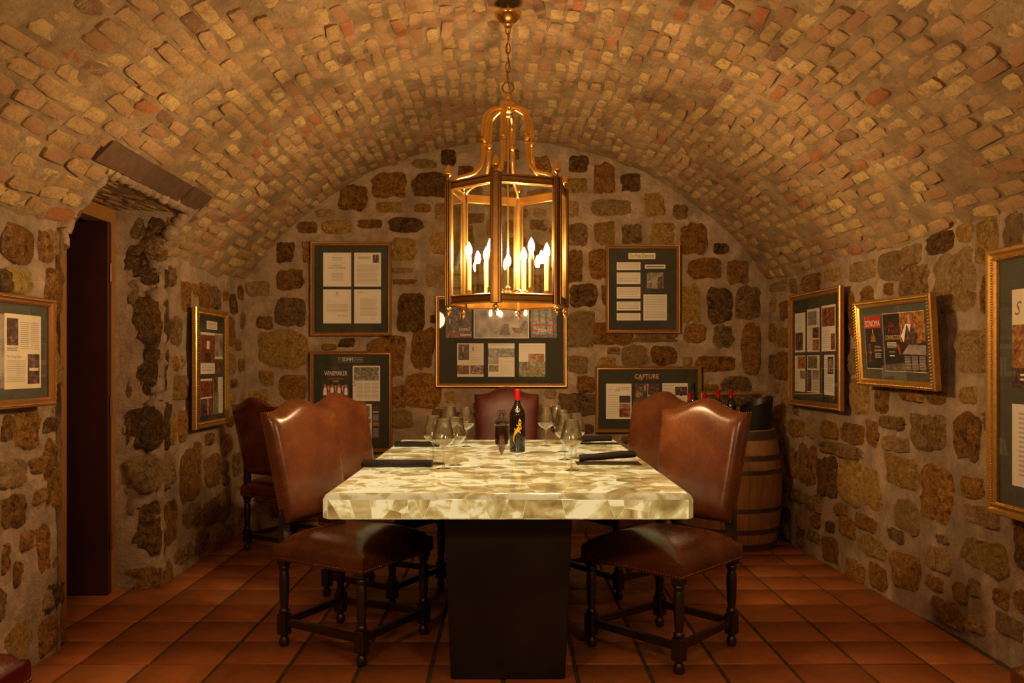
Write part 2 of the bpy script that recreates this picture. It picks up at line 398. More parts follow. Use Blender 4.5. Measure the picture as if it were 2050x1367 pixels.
def wr_pt(u, v):
    y = ys(v); z = -.01+(ZS+.05)*u
    return Vector((XR(y)-.010*fbm(5, y*6, z*6)-.022*nz(3, y*1.6, z*1.6), y, z))
wall_right = tag(grid('wall_right', 'wall_mortar', 70, 190, wr_pt, rev=True), 'right wall of rough stones set in mortar', 'wall', kind='structure')
def wl_pt(u, v):
    y = ys(v); z = -.01+(ZS+.05)*u
    return Vector((XL(y)+.010*fbm(9, y*6, z*6)+.018*nz(7, y*1.6, z*1.6), y, z))
wall_left = tag(grid('wall_left', 'wall_mortar', 70, 190, wl_pt, keep=lambda c: not (NY0 < c.y < NY1)), 'left wall of rough stones with a deep doorway', 'wall', kind='structure')
def wb_pt(u, v):
    x = XL(YB)-.03+(XR(YB)-XL(YB)+.06)*v; z = -.01+(arch_z(x)+.03)*u
    return Vector((x, YB-.010*fbm(x*6, 2, z*6)-.020*nz(x*1.7, 4, z*1.7), z))
wall_back = tag(grid('wall_back', 'wall_mortar', 100, 150, wb_pt), 'arched end wall of rough stones behind the table', 'wall', kind='structure')
def wf_pt(u, v):
    x = XL(Y0)-.03+(XR(Y0)-XL(Y0)+.06)*v; z = -.01+(arch_z(x, Y0)+.03)*u
    return Vector((x, Y0+.01*fbm(x*3, 1, z*3), z))
wall_front = tag(grid('wall_front', 'wall_mortar', 20, 30, wf_pt, rev=True), 'plain end wall behind the photographer', 'wall', kind='structure')
# recess of the doorway: far and near cheeks and its flat head
def far_cheek(u, v):     # u height, v from door casing to the vault face
    z = -.01+(NZ+.03)*u; xe = XL(5) if z < ZS else min(vp(-1, NY1).x+.0, 0)
    if z >= ZS:
        c, R, zc, th = arc(NY1); xe = c-sqrt(max(0, R*R-(z-zc)**2))
    x = XD-.02+(xe-XD+.05)*v; y = 4.845+.09*v
    return Vector((x, y-.02*fbm(x*8, y*5, z*6), z))
grid('recess_far_cheek', 'wall_mortar', 60, 10, far_cheek, parent=wall_left)
def near_cheek(u, v):
    z = -.01+(NZ+.03)*u; xe = XL(4)
    if z >= ZS:
        c, R, zc, th = arc(NY0); xe = c-sqrt(max(0, R*R-(z-zc)**2))
    x = XD-.02+(xe-XD+.035)*v
    return Vector((x, (NY0 if z < ZS else NYV)+.005+.012*fbm(x*8, 3, z*6), z))
grid('recess_near_cheek', 'wall_mortar', 60, 10, near_cheek, parent=wall_left, rev=True)
def soffit(u, v):
    c, R, zc, th = arc(4.4); xe = c-sqrt(R*R-(NZ-zc)**2)
    x = XD-.02+(xe+.03-XD)*u; y = NYV-.01+(NY1-NYV+.03)*v
    return Vector((x, y, NZ+.012*fbm(x*9, y*4, 2)))
grid('recess_head', 'vault_mortar', 12, 30, soffit, parent=wall_left)
for o_ in [o for o in COL.objects if o.name.startswith('recess')]: o_.parent = wall_left

# ---- bricks
def outline(w, h, n, p=4.0, j=.06, rs=random):
    out = []
    ph = rs.random()*50
    for i in range(n):
        a = 2*pi*(i+.5)/n; c, s = cos(a), sin(a)
        r = (abs(c)**p+abs(s)**p)**(-1/p)
        r *= 1+j*nz(ph+1.3*i, 0, 0)*2
        out.append((w/2*r*c, h/2*r*s))
    return out
def brick_verts(w, h, rs, t=.03):
    n = 12; o = outline(w, h, n, 7, .10, rs); vs = []; tilt = rs.uniform(-.05, .05), rs.uniform(-.06, .06)
    for (x, y) in o: vs.append((x*1.02, y*1.02, -t))
    for (x, y) in o: vs.append((x, y, .004+tilt[0]*x+tilt[1]*y+rs.uniform(-.003, .002)))
    for (x, y) in o: vs.append((x*.88, y*.82, .008+tilt[0]*x+tilt[1]*y+rs.uniform(-.003, .003)))
    vs.append((0, 0, .008+rs.uniform(-.002, .004)))
    fs = []
    for k in range(2):
        for i in range(n): j = (i+1) % n; fs.append((k*n+i, k*n+j, k*n+n+j, k*n+n+i))
    for i in range(n): fs.append((2*n+i, 2*n+(i+1) % n, 3*n))
    return vs, fs
rs = random.Random(3)
BR = []
for k in range(14):
    b = MB(); vs, fs = brick_verts(rs.uniform(.145, .19), rs.uniform(.056, .067), rs); b.add(vs, fs); BR.append(b)
def proj(p): return (CX+p.x*F/p.y, CY-(p.z-H)*F/p.y) if p.y > .1 else (9e9, 9e9)
bricks = []
NROW = 62
LINT = [(-.0, 3.70, 5.02)]
c0, R0, zc0, th0 = arc(4.5)
lint_t = math.atan2(-1.785-c0, 2.235-zc0)/th0
for r in range(NROW):
    t = -1+2*(r+.5)/NROW; y = 2.35+rs.uniform(0, .2)
    while y < YB-.06:
        L = rs.uniform(.15, .205); yc = y+L/2; y += L
        t_ = t+rs.gauss(0, .0022); p = vp(t_, yc)
        if p.x < -1.2 and NYV-.10 < yc < NY1+.07 and p.z < NZ+.035: continue
        if abs(t-lint_t) < .036 and 3.70 < yc < 5.06: continue
        if yc > YB-.07: continue
        if rs.random() < .02: continue
        n = vn(t_, yc); ax = Vector((0, 1, 0)); ay = n.cross(ax)
        ang = rs.gauss(0, .055); ax2 = ax*cos(ang)+ay*sin(ang); ay2 = n.cross(ax2)
        s = (L-.014)/.167
        dep = rs.gauss(-.001, .0045)+.012*nz(p.x*2.2, p.y*2.2, p.z*2.2)
        m4 = Matrix(((ax2.x*s, ay2.x, n.x, p.x+n.x*dep), (ax2.y*s, ay2.y, n.y, p.y), (ax2.z*s, ay2.z, n.z, p.z+n.z*dep), (0, 0, 0, 1)))
        u, v = proj(p); d = Vector((p.x, p.y, p.z-H)); L3 = d.length
        area = abs(n.dot(d))/L3**3 if (-30 < u < 2080 and -30 < v < 1367) else 0
        bricks.append((area, rs.randrange(14), m4))
bricks.sort(key=lambda b: -b[0])
brick_me = []
for k, b in enumerate(BR):
    o = b.build('brick', 'brick', ceiling, smooth=40); brick_me.append(o.data); o.matrix_local = bricks[k][2]
for a, k, m4 in bricks[14:300]: inst('brick', brick_me[k], ceiling, m4)
b = MB()
for a, k, m4 in bricks[300:]: b.add(BR[k].v, BR[k].f, m4)
b.build('far_bricks', 'brick', ceiling, smooth=40, kind='stuff', label='smaller-looking bricks of the farther vault')

# bricks of the recess head
for k in range(7):
    x0 = XD+.03+k*.052
    yy = NYV+.02+rs.uniform(0, .1)
    while yy < NY1-.08:
        L = min(rs.uniform(.2, .34), NY1-yy); bb = MB(); vs, fs = brick_verts(L-.02, .046, rs); bb.add(vs, fs)
        o = bb.build('head_brick', 'brick', wall_left, smooth=40)
        o.matrix_local = Matrix.Translation((x0, yy+L/2, NZ+.006)) @ Matrix(((0, 1, 0, 0), (1, 0, 0, 0), (0, 0, -1, 0), (0, 0, 0, 1)))
        yy += L

# ---- wall stones
def stone_verts(w, h, rs, proud=.020, n=24):
    p = rs.uniform(3.2, 7.5); ph = rs.random()*90; vs = []; fs = []
    rings = [(1.10, -.030), (1.03, -.011), (.97, -.001), (.88, .007), (.74, .012), (.56, .015), (.36, .017), (.16, .018)]
    o = []
    for i in range(n):
        a = 2*pi*i/n; c, s = cos(a), sin(a); r = (abs(c)**p+abs(s)**p)**(-1/p)
        r *= 1+.20*nz(ph+1.6*c, 1.6*s, 3)+.12*nz(ph+4*c, 4*s, 9)+.07*nz(ph+9*c, 9*s, 9); o.append((w/2*r*c, h/2*r*s))
    sk = rs.uniform(-.15, .15)
    for f, z in rings:
        for (x, y) in o:
            X = x*f+sk*y*f*.5; Y = y*f
            vs.append((X, Y, z/.018*proud+(.012*fbm(ph+X*16, Y*16, 2)+.011*nz(ph+X*55, Y*55, 7) if z > -.02 else 0)))
    vs.append((0, 0, proud+.01*nz(ph, 5, 5)))
    k = len(rings)
    for r in range(k-1):
        for i in range(n): j = (i+1) % n; fs.append((r*n+i, r*n+j, r*n+n+j, r*n+n+i))
    for i in range(n): fs.append(((k-1)*n+i, (k-1)*n+(i+1) % n, k*n))
    return vs, fs
def place_stone(parent, org, U, V, Nn, w, h, tone, rs, proud=.011):
    b = MB(); vs, fs = stone_verts(w, h, rs, proud); b.add(vs, fs)
    o = b.build('stone', 'stone%d' % tone, parent, smooth=50)
    o.matrix_local = Matrix(((U.x, V.x, Nn.x, org.x), (U.y, V.y, Nn.y, org.y), (U.z, V.z, Nn.z, org.z), (0, 0, 0, 1)))
def fill(occ, x0, x1, z0, z1, ok, rs, tries=2600, limit=400):
    out = []
    for k in range(tries):
        f = 1-k/tries
        w = rs.uniform(.07, .10+.13*f); h = rs.uniform(.06, .08+.11*f)
        x = rs.uniform(x0+w/2, x1-w/2); z = rs.uniform(z0+h/2, z1-h/2)
        if not ok(x, z, w, h): continue
        g = .019
        if any(abs(x-a)*2 < w+c+g*2 and abs(z-b_)*2 < h+d+g*2 for a, b_, c, d in occ): continue
        occ.append((x, z, w, h)); out.append((x, z, w, h))
        if len(out) >= limit: break
    return out
TONES = [0, 1, 1, 1, 2, 3, 4, 4, 1, 2, 3]

def crop(ox, oy, s, L): return [(ox+a/s, oy+b/s, ox+c/s, oy+d/s, t) for a, b, c, d, t in L]
S4 = 4.02; S3 = 3.417
back_px = crop(460, 280, S4, [(880,360,1105,570,1),(1145,265,1420,460,1),(1480,265,1770,455,0),(1185,500,1385,585,2),(1490,515,1615,585,1),(740,655,985,755,2),
 (1030,640,1220,710,1),(1285,625,1550,740,0),(1660,510,1830,650,2),(1600,750,1800,930,2),(1310,790,1495,970,2),(1305,1030,1490,1070,3),(1310,1120,1500,1165,1),
 (1580,1000,1790,1190,3),(1345,1240,1565,1545,0),(375,820,520,995,0),(590,815,660,985,1),(370,1035,600,1210,1),(130,1140,320,1255,3),(90,1270,310,1390,4),
 (375,1275,610,1500,4),(700,560,850,625,3),(540,660,700,750,1),(1470,160,1660,230,3),(1700,75,1820,210,0)])
back_px += crop(460, 600, S4, [(90,165,310,240,4),(90,300,205,565,4),(245,255,630,540,2),(95,600,370,800,1),(400,610,610,805,1),(740,355,860,405,1),(1110,300,1400,600,1),
 (1460,245,1645,550,1),(1615,120,1680,190,0),(1410,600,1700,860,1),(1300,695,1420,860,1),(1300,895,1470,1035,3),(0,0,45,130,0)])
back_px += crop(1120, 280, S4, [(75,125,230,260,0),(280,195,445,425,1),(500,275,650,415,0),(45,310,225,430,2),(55,490,155,620,3),(265,480,570,610,3),(680,420,845,615,2),
 (910,520,1030,640,4),(60,680,225,850,4),(280,660,445,840,2),(500,680,665,840,4),(735,670,920,840,2),(980,670,1190,915,1),(1235,830,1365,920,0),(1030,950,1310,1120,1),
 (1345,970,1525,1150,1),(60,900,185,1140,1),(245,890,400,1120,1),(90,1155,300,1345,0),(340,1170,390,1330,4),(975,1165,1140,1470,2),(1190,1185,1385,1470,0),(1420,1180,1620,1440,4)])
back_px += crop(1120, 600, S4, [(60,100,280,380,3),(260,180,580,370,1),(610,270,945,340,4),(1000,195,1175,350,1),(1240,195,1395,380,4),(1470,185,1615,590,1),(1625,240,1740,420,1),
 (385,380,490,440,4),(505,370,705,530,3),(745,375,940,530,1),(60,450,230,590,3),(310,460,450,535,2),(990,460,1060,530,3),(1095,450,1410,575,1),(145,615,285,750,1),
 (0,750,290,930,4),(1170,680,1270,760,1),(1300,620,1530,770,4)])
def bk(px, py, y=YB): return ((px-CX)*y/F, H+(CY-py)*y/F)
FR_BACK = {'a': (621,484,783,672), 'b': (620,703,785,905), 'c': (872,592,1135,775), 'd': (1213,490,1362,667), 'e': (1192,733,1405,866)}
rs = random.Random(11)
occ = []
for x0, y0, x1, y1, t in back_px:
    a, zt = bk(x0, y0); c, zb = bk(x1, y1)
    if a > XL(YB)+.0 and c < XR(YB)+.02:
        occ.append(((a+c)/2, (zt+zb)/2, c-a, zt-zb)); 
        place_stone(wall_back, Vector(((a+c)/2, YB-.012, (zt+zb)/2)), Vector((1, 0, 0)), Vector((0, 0, 1)), Vector((0, -1, 0)), (c-a)*.97, (zt-zb)*.97, t, rs)
for k, (x0, y0, x1, y1) in FR_BACK.items():
    a, zt = bk(x0, y0); c, zb = bk(x1, y1); occ.append(((a+c)/2, (zt+zb)/2, c-a-.03, zt-zb-.03))
for x, z, w_, h_ in fill(occ, XL(YB)+.02, XR(YB)-.02, .02, 2.98, lambda x, z, w, h: z+h/2 < min(arch_z(x-w/2), arch_z(x+w/2))-.05, rs, 4200, 175):
    place_stone(wall_back, Vector((x, YB-.012, z)), Vector((1, 0, 0)), Vector((0, 0, 1)), Vector((0, -1, 0)), w_, h_, rs.choice(TONES), rs)

right_px = crop(1540, 420, S3, [(1300,85,1400,225,2),(1425,60,1560,380,2),(1620,20,1743,270,3),(1080,150,1275,300,0),(910,240,1050,380,3),(745,290,895,480,3),(560,350,720,480,3),
 (385,395,515,490,2),(225,440,350,560,1),(905,370,1110,590,4),(1130,280,1410,700,3),(1455,450,1590,710,1),(1280,810,1540,1110,3),(545,560,585,870,1),(640,700,700,1100,2),
 (550,950,620,1130,3),(555,1150,690,1400,2),(735,1200,820,1400,1),(895,1225,1050,1310,1),(1090,1235,1215,1330,1),(1310,1205,1440,1330,2),(1520,1200,1590,1330,4),
 (75,620,160,740,1),(45,970,135,1170,1),(0,590,50,760,2),(0,870,40,970,0),(0,1200,60,1367,0),(95,1210,135,1480,2),(150,470,180,570,4),(10,490,115,560,3),(65,810,130,940,2)])
right_px += crop(1540, 780, S3, [(140,200,250,325,1),(250,185,330,330,3),(360,210,470,340,1),(495,230,655,370,1),(675,205,750,385,1),(755,180,920,270,4),(775,320,945,425,3),(970,170,1215,410,4),
 (1270,150,1450,490,1),(1470,140,1590,280,3),(1505,320,1590,520,1),(130,400,195,595,1),(205,380,325,650,1),(330,470,460,730,0),(475,480,640,785,2),(645,540,780,830,2),
 (805,450,1020,670,2),(1045,525,1270,905,1),(860,760,1030,975,3),(1315,590,1470,740,1),(1340,790,1590,935,3),(1520,590,1590,700,3),(590,860,750,960,1),(485,880,600,1010,1),
 (345,370,640,460,4),(145,680,245,770,4),(250,720,360,830,3),(450,780,530,860,1),(620,1010,810,1150,2),(370,1010,480,1180,1),(840,1110,1030,1367,1),(690,1190,820,1367,1),
 (1085,1070,1250,1250,3),(1340,1030,1640,1260,2),(1690,900,1800,1230,1),(820,950,930,1040,4),(1145,990,1250,1060,4),(530,1170,660,1320,1)])
def ry(px): return 2.322/((px-CX)/F+.0478)
def ly(px): return 2.03*F/(CX-px)
sideR = Vector((.0478, -1, 0)).normalized()
def zz(py, y): return H+(CY-py)*y/F
occ = []; rs = random.Random(21)
def rplace(y, z, w_, h_, t):
    place_stone(wall_right, Vector((XR(y)-.012, y, z)), sideR, Vector((0, 0, 1)), Vector((-1, -.0478, 0)).normalized(), w_, h_, t, rs)
for x0, y0, x1, y1, t in right_px:
    ya, yb = ry(x0), ry(x1); y = (ya+yb)/2
    if ya > YB-.02: continue
    zt, zb = zz(y0, y), zz(y1, y); occ.append((y, (zt+zb)/2, ya-yb, zt-zb)); rplace(y, (zt+zb)/2, (ya-yb)*.95, (zt-zb)*.95, t)
FR_SIDE = {'right': [(5.52, 1.383, .78, .72), (4.44, 1.40, .78, .42), (3.2, 1.21, .84, 1.06)], 'left': [(5.63, 1.26, .58, .74), (3.37, 1.34, .56, .41)]}
occ += FR_SIDE['right']
for x, z, w_, h_ in fill(occ, 2.5, YB-.03, .02, ZS-.02, lambda *a: True, rs, 3600, 190): rplace(x, z, w_, h_, rs.choice(TONES))

left_px = crop(0, 400, S3, [(35,180,220,430,1),(60,480,210,640,5),(0,480,60,640,0),(1150,450,1190,590,4),(1230,560,1300,760,1),(1365,570,1440,740,1),(1450,600,1500,740,4),
 (1575,640,1610,780,0),(1160,800,1230,1000,4),(1190,1190,1280,1367,2),(1530,800,1600,1000,1)])
left_px += crop(0, 800, S3, [(90,80,260,330,1),(0,100,75,280,1),(0,410,170,600,3),(0,660,170,880,1),(245,860,330,1190,1),(0,990,50,1200,1),(80,1110,130,1280,1),
 (1130,110,1200,320,2),(1225,60,1275,280,1),(1215,340,1370,690,1),(1400,380,1500,600,1),(1090,690,1200,990,1),(1230,720,1370,880,4),(1390,680,1490,850,1),
 (1455,870,1580,1010,1),(1170,990,1320,1120,4),(1330,900,1420,1040,4),(1400,230,1460,310,1),(1480,620,1570,820,4),(1325,290,1370,430,1)])
left_px += [(4,1248,58,1333,2),(75,1240,107,1310,1)]
occ = [(4.435, 1, NY1-NY0+.10, 2.4)]; rs = random.Random(31)
def lplace(y, z, w_, h_, t, pr=.011):
    place_stone(wall_left, Vector((XL(y)+.010, y, z)), Vector((0, 1, 0)), Vector((0, 0, 1)), Vector((1, 0, 0)), w_, h_, t, rs, pr)
for x0, y0, x1, y1, t in left_px:
    ya, yb = ly(x0), ly(x1); y = (ya+yb)/2
    if yb > YB: continue
    zt, zb = zz(y0, y), zz(y1, y); zt = min(zt, ZS); occ.append((y, (zt+zb)/2, yb-ya, zt-zb)); lplace(y, (zt+zb)/2, (yb-ya)*.97, (zt-zb)*.97, t)
occ += FR_SIDE['left']
for x, z, w_, h_ in fill(occ, 2.5, YB-.03, .02, ZS-.03, lambda *a: True, rs, 3200, 160): lplace(x, z, w_, h_, rs.choice(TONES))
# rough quoin stones at both edges of the recess
def boulder(c, rx, ry_, rz, tone, rs, name='corner_stone'):
    b = MB(); n = 22; m = 16; ph = rs.random()*80; vs = []; fs = []
    for k in range(m+1):
        th = pi*k/m
        for i in range(n):
            a = 2*pi*i/n; d = Vector((sin(th)*cos(a), sin(th)*sin(a), -cos(th)))
            q = (abs(d.x)**5+abs(d.y)**5+abs(d.z)**5)**(-1/5)
            q *= 1+.22*nz(ph+d.x*1.8, d.y*1.8, d.z*1.8)+.14*nz(ph+d.x*5, d.y*5, d.z*5)+.07*nz(ph+d.x*12, d.y*12, d.z*12)
            vs.append((d.x*rx*q, d.y*ry_*q, d.z*rz*q))
    for k in range(m):
        for i in range(n): j = (i+1) % n; fs.append((k*n+i, k*n+j, k*n+n+j, k*n+n+i))
    b.add(vs, fs); o = b.build(name, 'stone%d' % tone, wall_left, smooth=60); o.location = c; return o
rs = random.Random(5)
for y0, y1, t, dx, dy in [(458,520,3,0,.0),(535,640,1,.0,.0),(655,690,3,-.02,-.02),(692,790,2,0,-.005),(800,840,3,-.02,-.035),(870,1022,1,0,.0),(1030,1058,3,-.02,-.04),(1060,1150,1,-.01,-.01),(1155,1215,0,0,.0),(1225,1290,4,0,-.01)]:
    zt, zb = zz(y0, 3.87), zz(y1, 3.87)
    boulder((-2.085+dx, 3.80+dy, (zt+zb)/2), .065, .085, (zt-zb)/2, t, rs)
for y0, y1, t, a in [(450,515,0,.9),(530,575,0,1),(590,692,0,1.1),(697,792,0,1),(812,900,0,1.15),(912,980,3,1.3),(1000,1118,0,1.05),(1132,1186,1,1.2)]:
    zt, zb = zz(y0, 4.93), zz(y1, 4.93)
    boulder((-2.105, 4.985, (zt+zb)/2), .085*a, .10*a, (zt-zb)/2*1.08, t, rs)

for x, z, rx, rz, t in [(-2.17, 1.70, .045, .07, 4), (-2.16, 1.90, .05, .08, 0), (-2.05, 1.96, .06, .07, 4), (-2.15, 2.07, .055, .06, 4), (-2.03, 2.09, .05, .05, 0), (-1.96, 2.11, .035, .035, 4), (-2.19, 1.2, .035, .12, 4), (-2.18, .5, .035, .10, 3), (-2.19, .9, .03, .08, 0)]:
    boulder((x, 4.90+.43*(x+2.24)*.4, z), rx, .045, rz, t, rs, 'stone')
# lintel and rough mortar over the recess
lb = MB()
for i in range(2):
    ya, yb = ((3.72, 4.66), (4.70, 4.98))[i]
    P = [vp(lint_t-.024, ya, .012), vp(lint_t+.024, ya, .012), vp(lint_t+.024, yb, .012), vp(lint_t-.024, yb, .012)]
    Q = [vp(lint_t-.024, ya, -.03), vp(lint_t+.024, ya, -.03), vp(lint_t+.024, yb, -.03), vp(lint_t-.024, yb, -.03)]
    lb.add(P+Q, [(0, 1, 2, 3), (4, 7, 6, 5), (0, 4, 5, 1), (1, 5, 6, 2), (2, 6, 7, 3), (3, 7, 4, 0)])
tag(lb.build('trim_1', 'lintel'), 'brown steel lintel bar set in the vault over the doorway', 'lintel', kind='structure')
# ragged mortar along the edges of the recess opening
mb = MB(); c_, R_, zc_, th_ = arc(4.4)
def ragged(pts, r, seed):
    out = []; m = 0
    for p, q in zip(pts[:-1], pts[1:]):
        p, q = Vector(p), Vector(q); k = max(1, int((q-p).length/.016))
        for i in range(k): out.append(p+(q-p)*(i/k))
    rr = []; o2 = []
    for i, p in enumerate(out):
        f = seed+i*.16
        rr.append(r*(1+.55*nz(f*2, 0, 0)+.35*nz(f*6, 3, 0)))
        o2.append(p+Vector((nz(f*2.5, 1, 1), nz(f*2.5, 7, 1), nz(f*2.5, 1, 9)))*r*.6)
    mb.tube(o2, rr, 9)
def vx(z): return c_-sqrt(R_*R_-(z-zc_)**2) if z > ZS else XL(4)
ragged([(vx(NZ)-.012, NYV-.03, NZ+.016), (vx(NZ)-.012, NY1+.03, NZ+.016)], .030, 1)
ragged([(vx(NZ)-.035, NYV-.03, NZ+.02), (vx(NZ)-.035, NY1+.03, NZ+.02)], .026, 60)
for yy, sg, sd in ((NYV-.012, -1, 10), (NY1+.02, 1, 30)):
    ragged([(vx(z)-.028, yy, z) for z in np.linspace(ZS-.1, NZ+.01, 6)], .034, sd)
ragged([(XL(4)-.060, NY0-.045, z) for z in (0, 1, ZS)], .044, 77)
ragged([(XL(4)-.030, NY1+.045, z) for z in (0, 1, ZS)], .050, 99)
mb.build('recess_mortar', 'wall_mortar', wall_left, smooth=60, kind='stuff')

# door in the recess
door = empty('door_1', (XD, 4.5, 0), label='dark brown door standing open in the recess of the left wall', cat='door', kind='structure')
ZD = 2.085
MB().box(-.10, 0, 4.765-4.5, 4.845-4.5, 0, ZD+.08).build('door_casing', 'casing', door)
MB().box(-.10, 0, 3.98-4.5, 4.31-4.5, 0, ZD+.08).build('door_casing', 'casing', door)
MB().box(-.10, 0, 4.31-4.5, 4.765-4.5, ZD, ZD+.08).build('door_head', 'casing', door)
leaf = MB().box(-.95, .016, 4.722-4.5, 4.762-4.5, .006, ZD-.004, b=.002).build('door_leaf', 'door', door)
for zc in (.3, 1.05, 1.8): MB().lathe([(.008, zc-.05), (.008, zc+.05)], 10, Matrix.Translation((.022, .240, 0))).build('hinge', 'brass_dark', leaf)
MB().tube([(-.88, .222, 1.0), (-.88, .18, 1.0), (-.78, .18, 1.0)], .01).build('door_handle', 'brass_dark', leaf, smooth=40)
b = MB(); b.box(XD-1.3, XD-1.25, 3.4, 5.6, 0, 2.5); b.box(XD-1.25, XD-.1, 3.35, 3.4, 0, 2.5); b.box(XD-1.25, XD-.1, 5.6, 5.65, 0, 2.5); b.box(XD-1.25, XD-.1, 3.4, 5.6, 2.45, 2.5)
b.box(XD-.10, XD-.06, 3.4, 3.98, 0, 2.45); b.box(XD-.10, XD-.06, 4.835, 5.6, 0, 2.45); b.box(XD-.10, XD-.06, 3.98, 4.835, ZD+.08, 2.45)
tag(b.build('wall_passage', 'wall_mortar'), 'dim passage walls beyond the open door', 'wall', kind='structure')

# ---- floor
b = MB(); b.box(-3.6, 2.5, Y0-.05, YB+.1, -.10, -.006)
floor = tag(b.build('floor', 'grout'), 'terracotta tiled floor of the cellar', 'floor', kind='structure')
rs = random.Random(9); P = .305; tiles = []
for k in range(4):
    t = MB(); j = rs.uniform(.0, .0015); t.box(-P/2+.0075+j, P/2-.0075-j, -P/2+.0065, P/2-.0065-j, -.012, .0, b=.0025); tiles.append(t.build('tile', 'tile', floor, smooth=50))
first = list(tiles); used = 0
tiles_n = 0
for jy in range(0, 17):
    y = 2.14+P*.5+jy*P*.99
    for ix in range(-8, 8):
        x = -.325+P*.5+ix*P
        if not (XL(y)+.02 < x+P/2 and x-P/2 < XR(y)-.02) and not (x > XD-.55 and 3.92 < y < 4.85): continue
        if y-P/2 > YB-.02: continue
        x0_, x1_ = max(x-P/2, -2.75 if 3.92 < y < 4.85 else XL(y)-.02), min(x+P/2, XR(y)+.0)
        y1_ = min(y+P/2*.99, YB-.0)
        mw = Matrix.Translation(((x0_+x1_)/2, (y-P/2+y1_)/2, rs.uniform(-.0012, .0008))) @ Matrix.Rotation(rs.gauss(0, .004), 4, 'Z') @ Matrix.Diagonal(((x1_-x0_)/P, (y1_-y+P/2)/P, 1, 1))
        if used < 4: first[used].matrix_local = mw; used += 1
        else: inst('tile', rs.choice(first).data, floor, mw)
# ---------------------------------------------------------------- table
TX = 0.0; TY0, TY1 = 3.27, 5.60; TZ0, TZ1 = .69, .79; HW = .716; TC = (TY0+TY1)/2
table = empty('dining_table', (TX, TC, 0), label='long dining table with a glowing quartz top on a tapered black steel pedestal', cat='table')
CH = .024
b = MB(); vs = []; hx, hy = HW, (TY1-TY0)/2
for z, ins in ((TZ0, .004), (TZ0+.004, 0), (TZ1-CH, 0), (TZ1-CH*.35, CH*.3), (TZ1, CH)):
    q = .02
    vs += [(-hx+ins+q, -hy+ins, z), (hx-ins-q, -hy+ins, z), (hx-ins, -hy+ins+q, z), (hx-ins, hy-ins-q, z), (hx-ins-q, hy-ins, z), (-hx+ins+q, hy-ins, z), (-hx+ins, hy-ins-q, z), (-hx+ins, -hy+ins+q, z)]
fs = [tuple(range(7, -1, -1)), tuple(range(32, 40))]
for r in range(4):
    for i in range(8): j = (i+1) % 8; fs.append((r*8+i, r*8+j, r*8+8+j, r*8+8+i))
b.add(vs, fs); b.mi[1] = 1
for i in range(10, 18, 2): b.mi[i] = 1
b.build('slab', ['slab', 'quartz_joint'], table, smooth=40)
def clip(poly, px, py, nx, ny):
    out = []
    for i in range(len(poly)):
        a, c = poly[i], poly[(i+1) % len(poly)]
        da = (a[0]-px)*nx+(a[1]-py)*ny; dc = (c[0]-px)*nx+(c[1]-py)*ny
        if da <= 0: out.append(a)
        if (da < 0 < dc) or (dc < 0 < da):
            t = da/(da-dc); out.append((a[0]+(c[0]-a[0])*t, a[1]+(c[1]-a[1])*t))
    return out
def voronoi(x0, x1, y0, y1, n, rs, gap=.0006, relax=1):
    pts = [(rs.uniform(x0, x1), rs.uniform(y0, y1)) for _ in range(n)]
    for it in range(relax+1):
        cells = []
        for i, p in enumerate(pts):
            poly = [(x0, y0), (x1, y0), (x1, y1), (x0, y1)]
            for j, q in enumerate(pts):
                if i == j: continue
                dx, dy = q[0]-p[0], q[1]-p[1]; L = math.hypot(dx, dy)
                if L > .9: continue
                g = gap if it == relax else 0
                poly = clip(poly, (p[0]+q[0])/2-dx/L*g, (p[1]+q[1])/2-dy/L*g, dx, dy)
                if len(poly) < 3: break
            cells.append(poly)
        if it < relax: pts = [(sum(v[0] for v in c)/len(c), sum(v[1] for v in c)/len(c)) if len(c) > 2 else p for c, p in zip(cells, pts)]
    return [c for c in cells if len(c) > 2]
def piece(poly, M_, m, th=.0012):
    n = len(poly); b = MB(); b.add([(x, y, -.002) for x, y in poly]+[(x, y, th) for x, y in poly],
        [tuple(range(n-1, -1, -1)), tuple(range(n, 2*n))]+[(i, (i+1) % n, n+(i+1) % n, n+i) for i in range(n)], M_)
    b.build('quartz_piece', m, table)
rs = random.Random(17)
for c in voronoi(-hx+CH, hx-CH, -hy+CH, hy-CH, 200, rs, gap=.0005): piece(c, Matrix.Translation((0, 0, TZ1)), 'quartz_top', .0010)
zf0, zf1 = TZ0+.005, TZ1-CH
for c in voronoi(-hx+.021, hx-.021, zf0, zf1, 22, rs, relax=0): piece(c, Matrix(((1, 0, 0, 0), (0, 0, -1, -hy), (0, 1, 0, 0), (0, 0, 0, 1))), 'quartz_side')
for c in voronoi(-hx+.021, hx-.021, zf0, zf1, 30, rs, relax=0): piece(c, Matrix(((-1, 0, 0, 0), (0, 0, 1, hy), (0, 1, 0, 0), (0, 0, 0, 1))), 'quartz_side')
for sx in (-1, 1):
    for c in voronoi(-hy+.021, hy-.021, zf0, zf1, 44, rs, relax=0): piece(c, Matrix(((0, 0, sx, sx*hx), (sx, 0, 0, 0), (0, 1, 0, 0), (0, 0, 0, 1))), 'quartz_side')
MB().box(-.60, .60, -hy+.12, hy-.12, TZ0-.012, TZ0).build('mounting_plate', 'black_steel', table)
b = MB(); a, c = .262, .234; y0, y1 = 3.47-TC, 5.25-TC
b.add([(-c, y0+.0, 0), (c, y0, 0), (c, y1, 0), (-c, y1, 0), (-a, y0-.02, TZ0-.012), (a, y0-.02, TZ0-.012), (a, y1+.02, TZ0-.012), (-a, y1+.02, TZ0-.012)],
      [(3, 2, 1, 0), (4, 5, 6, 7), (0, 1, 5, 4), (1, 2, 6, 5), (2, 3, 7, 6), (3, 0, 4, 7)])
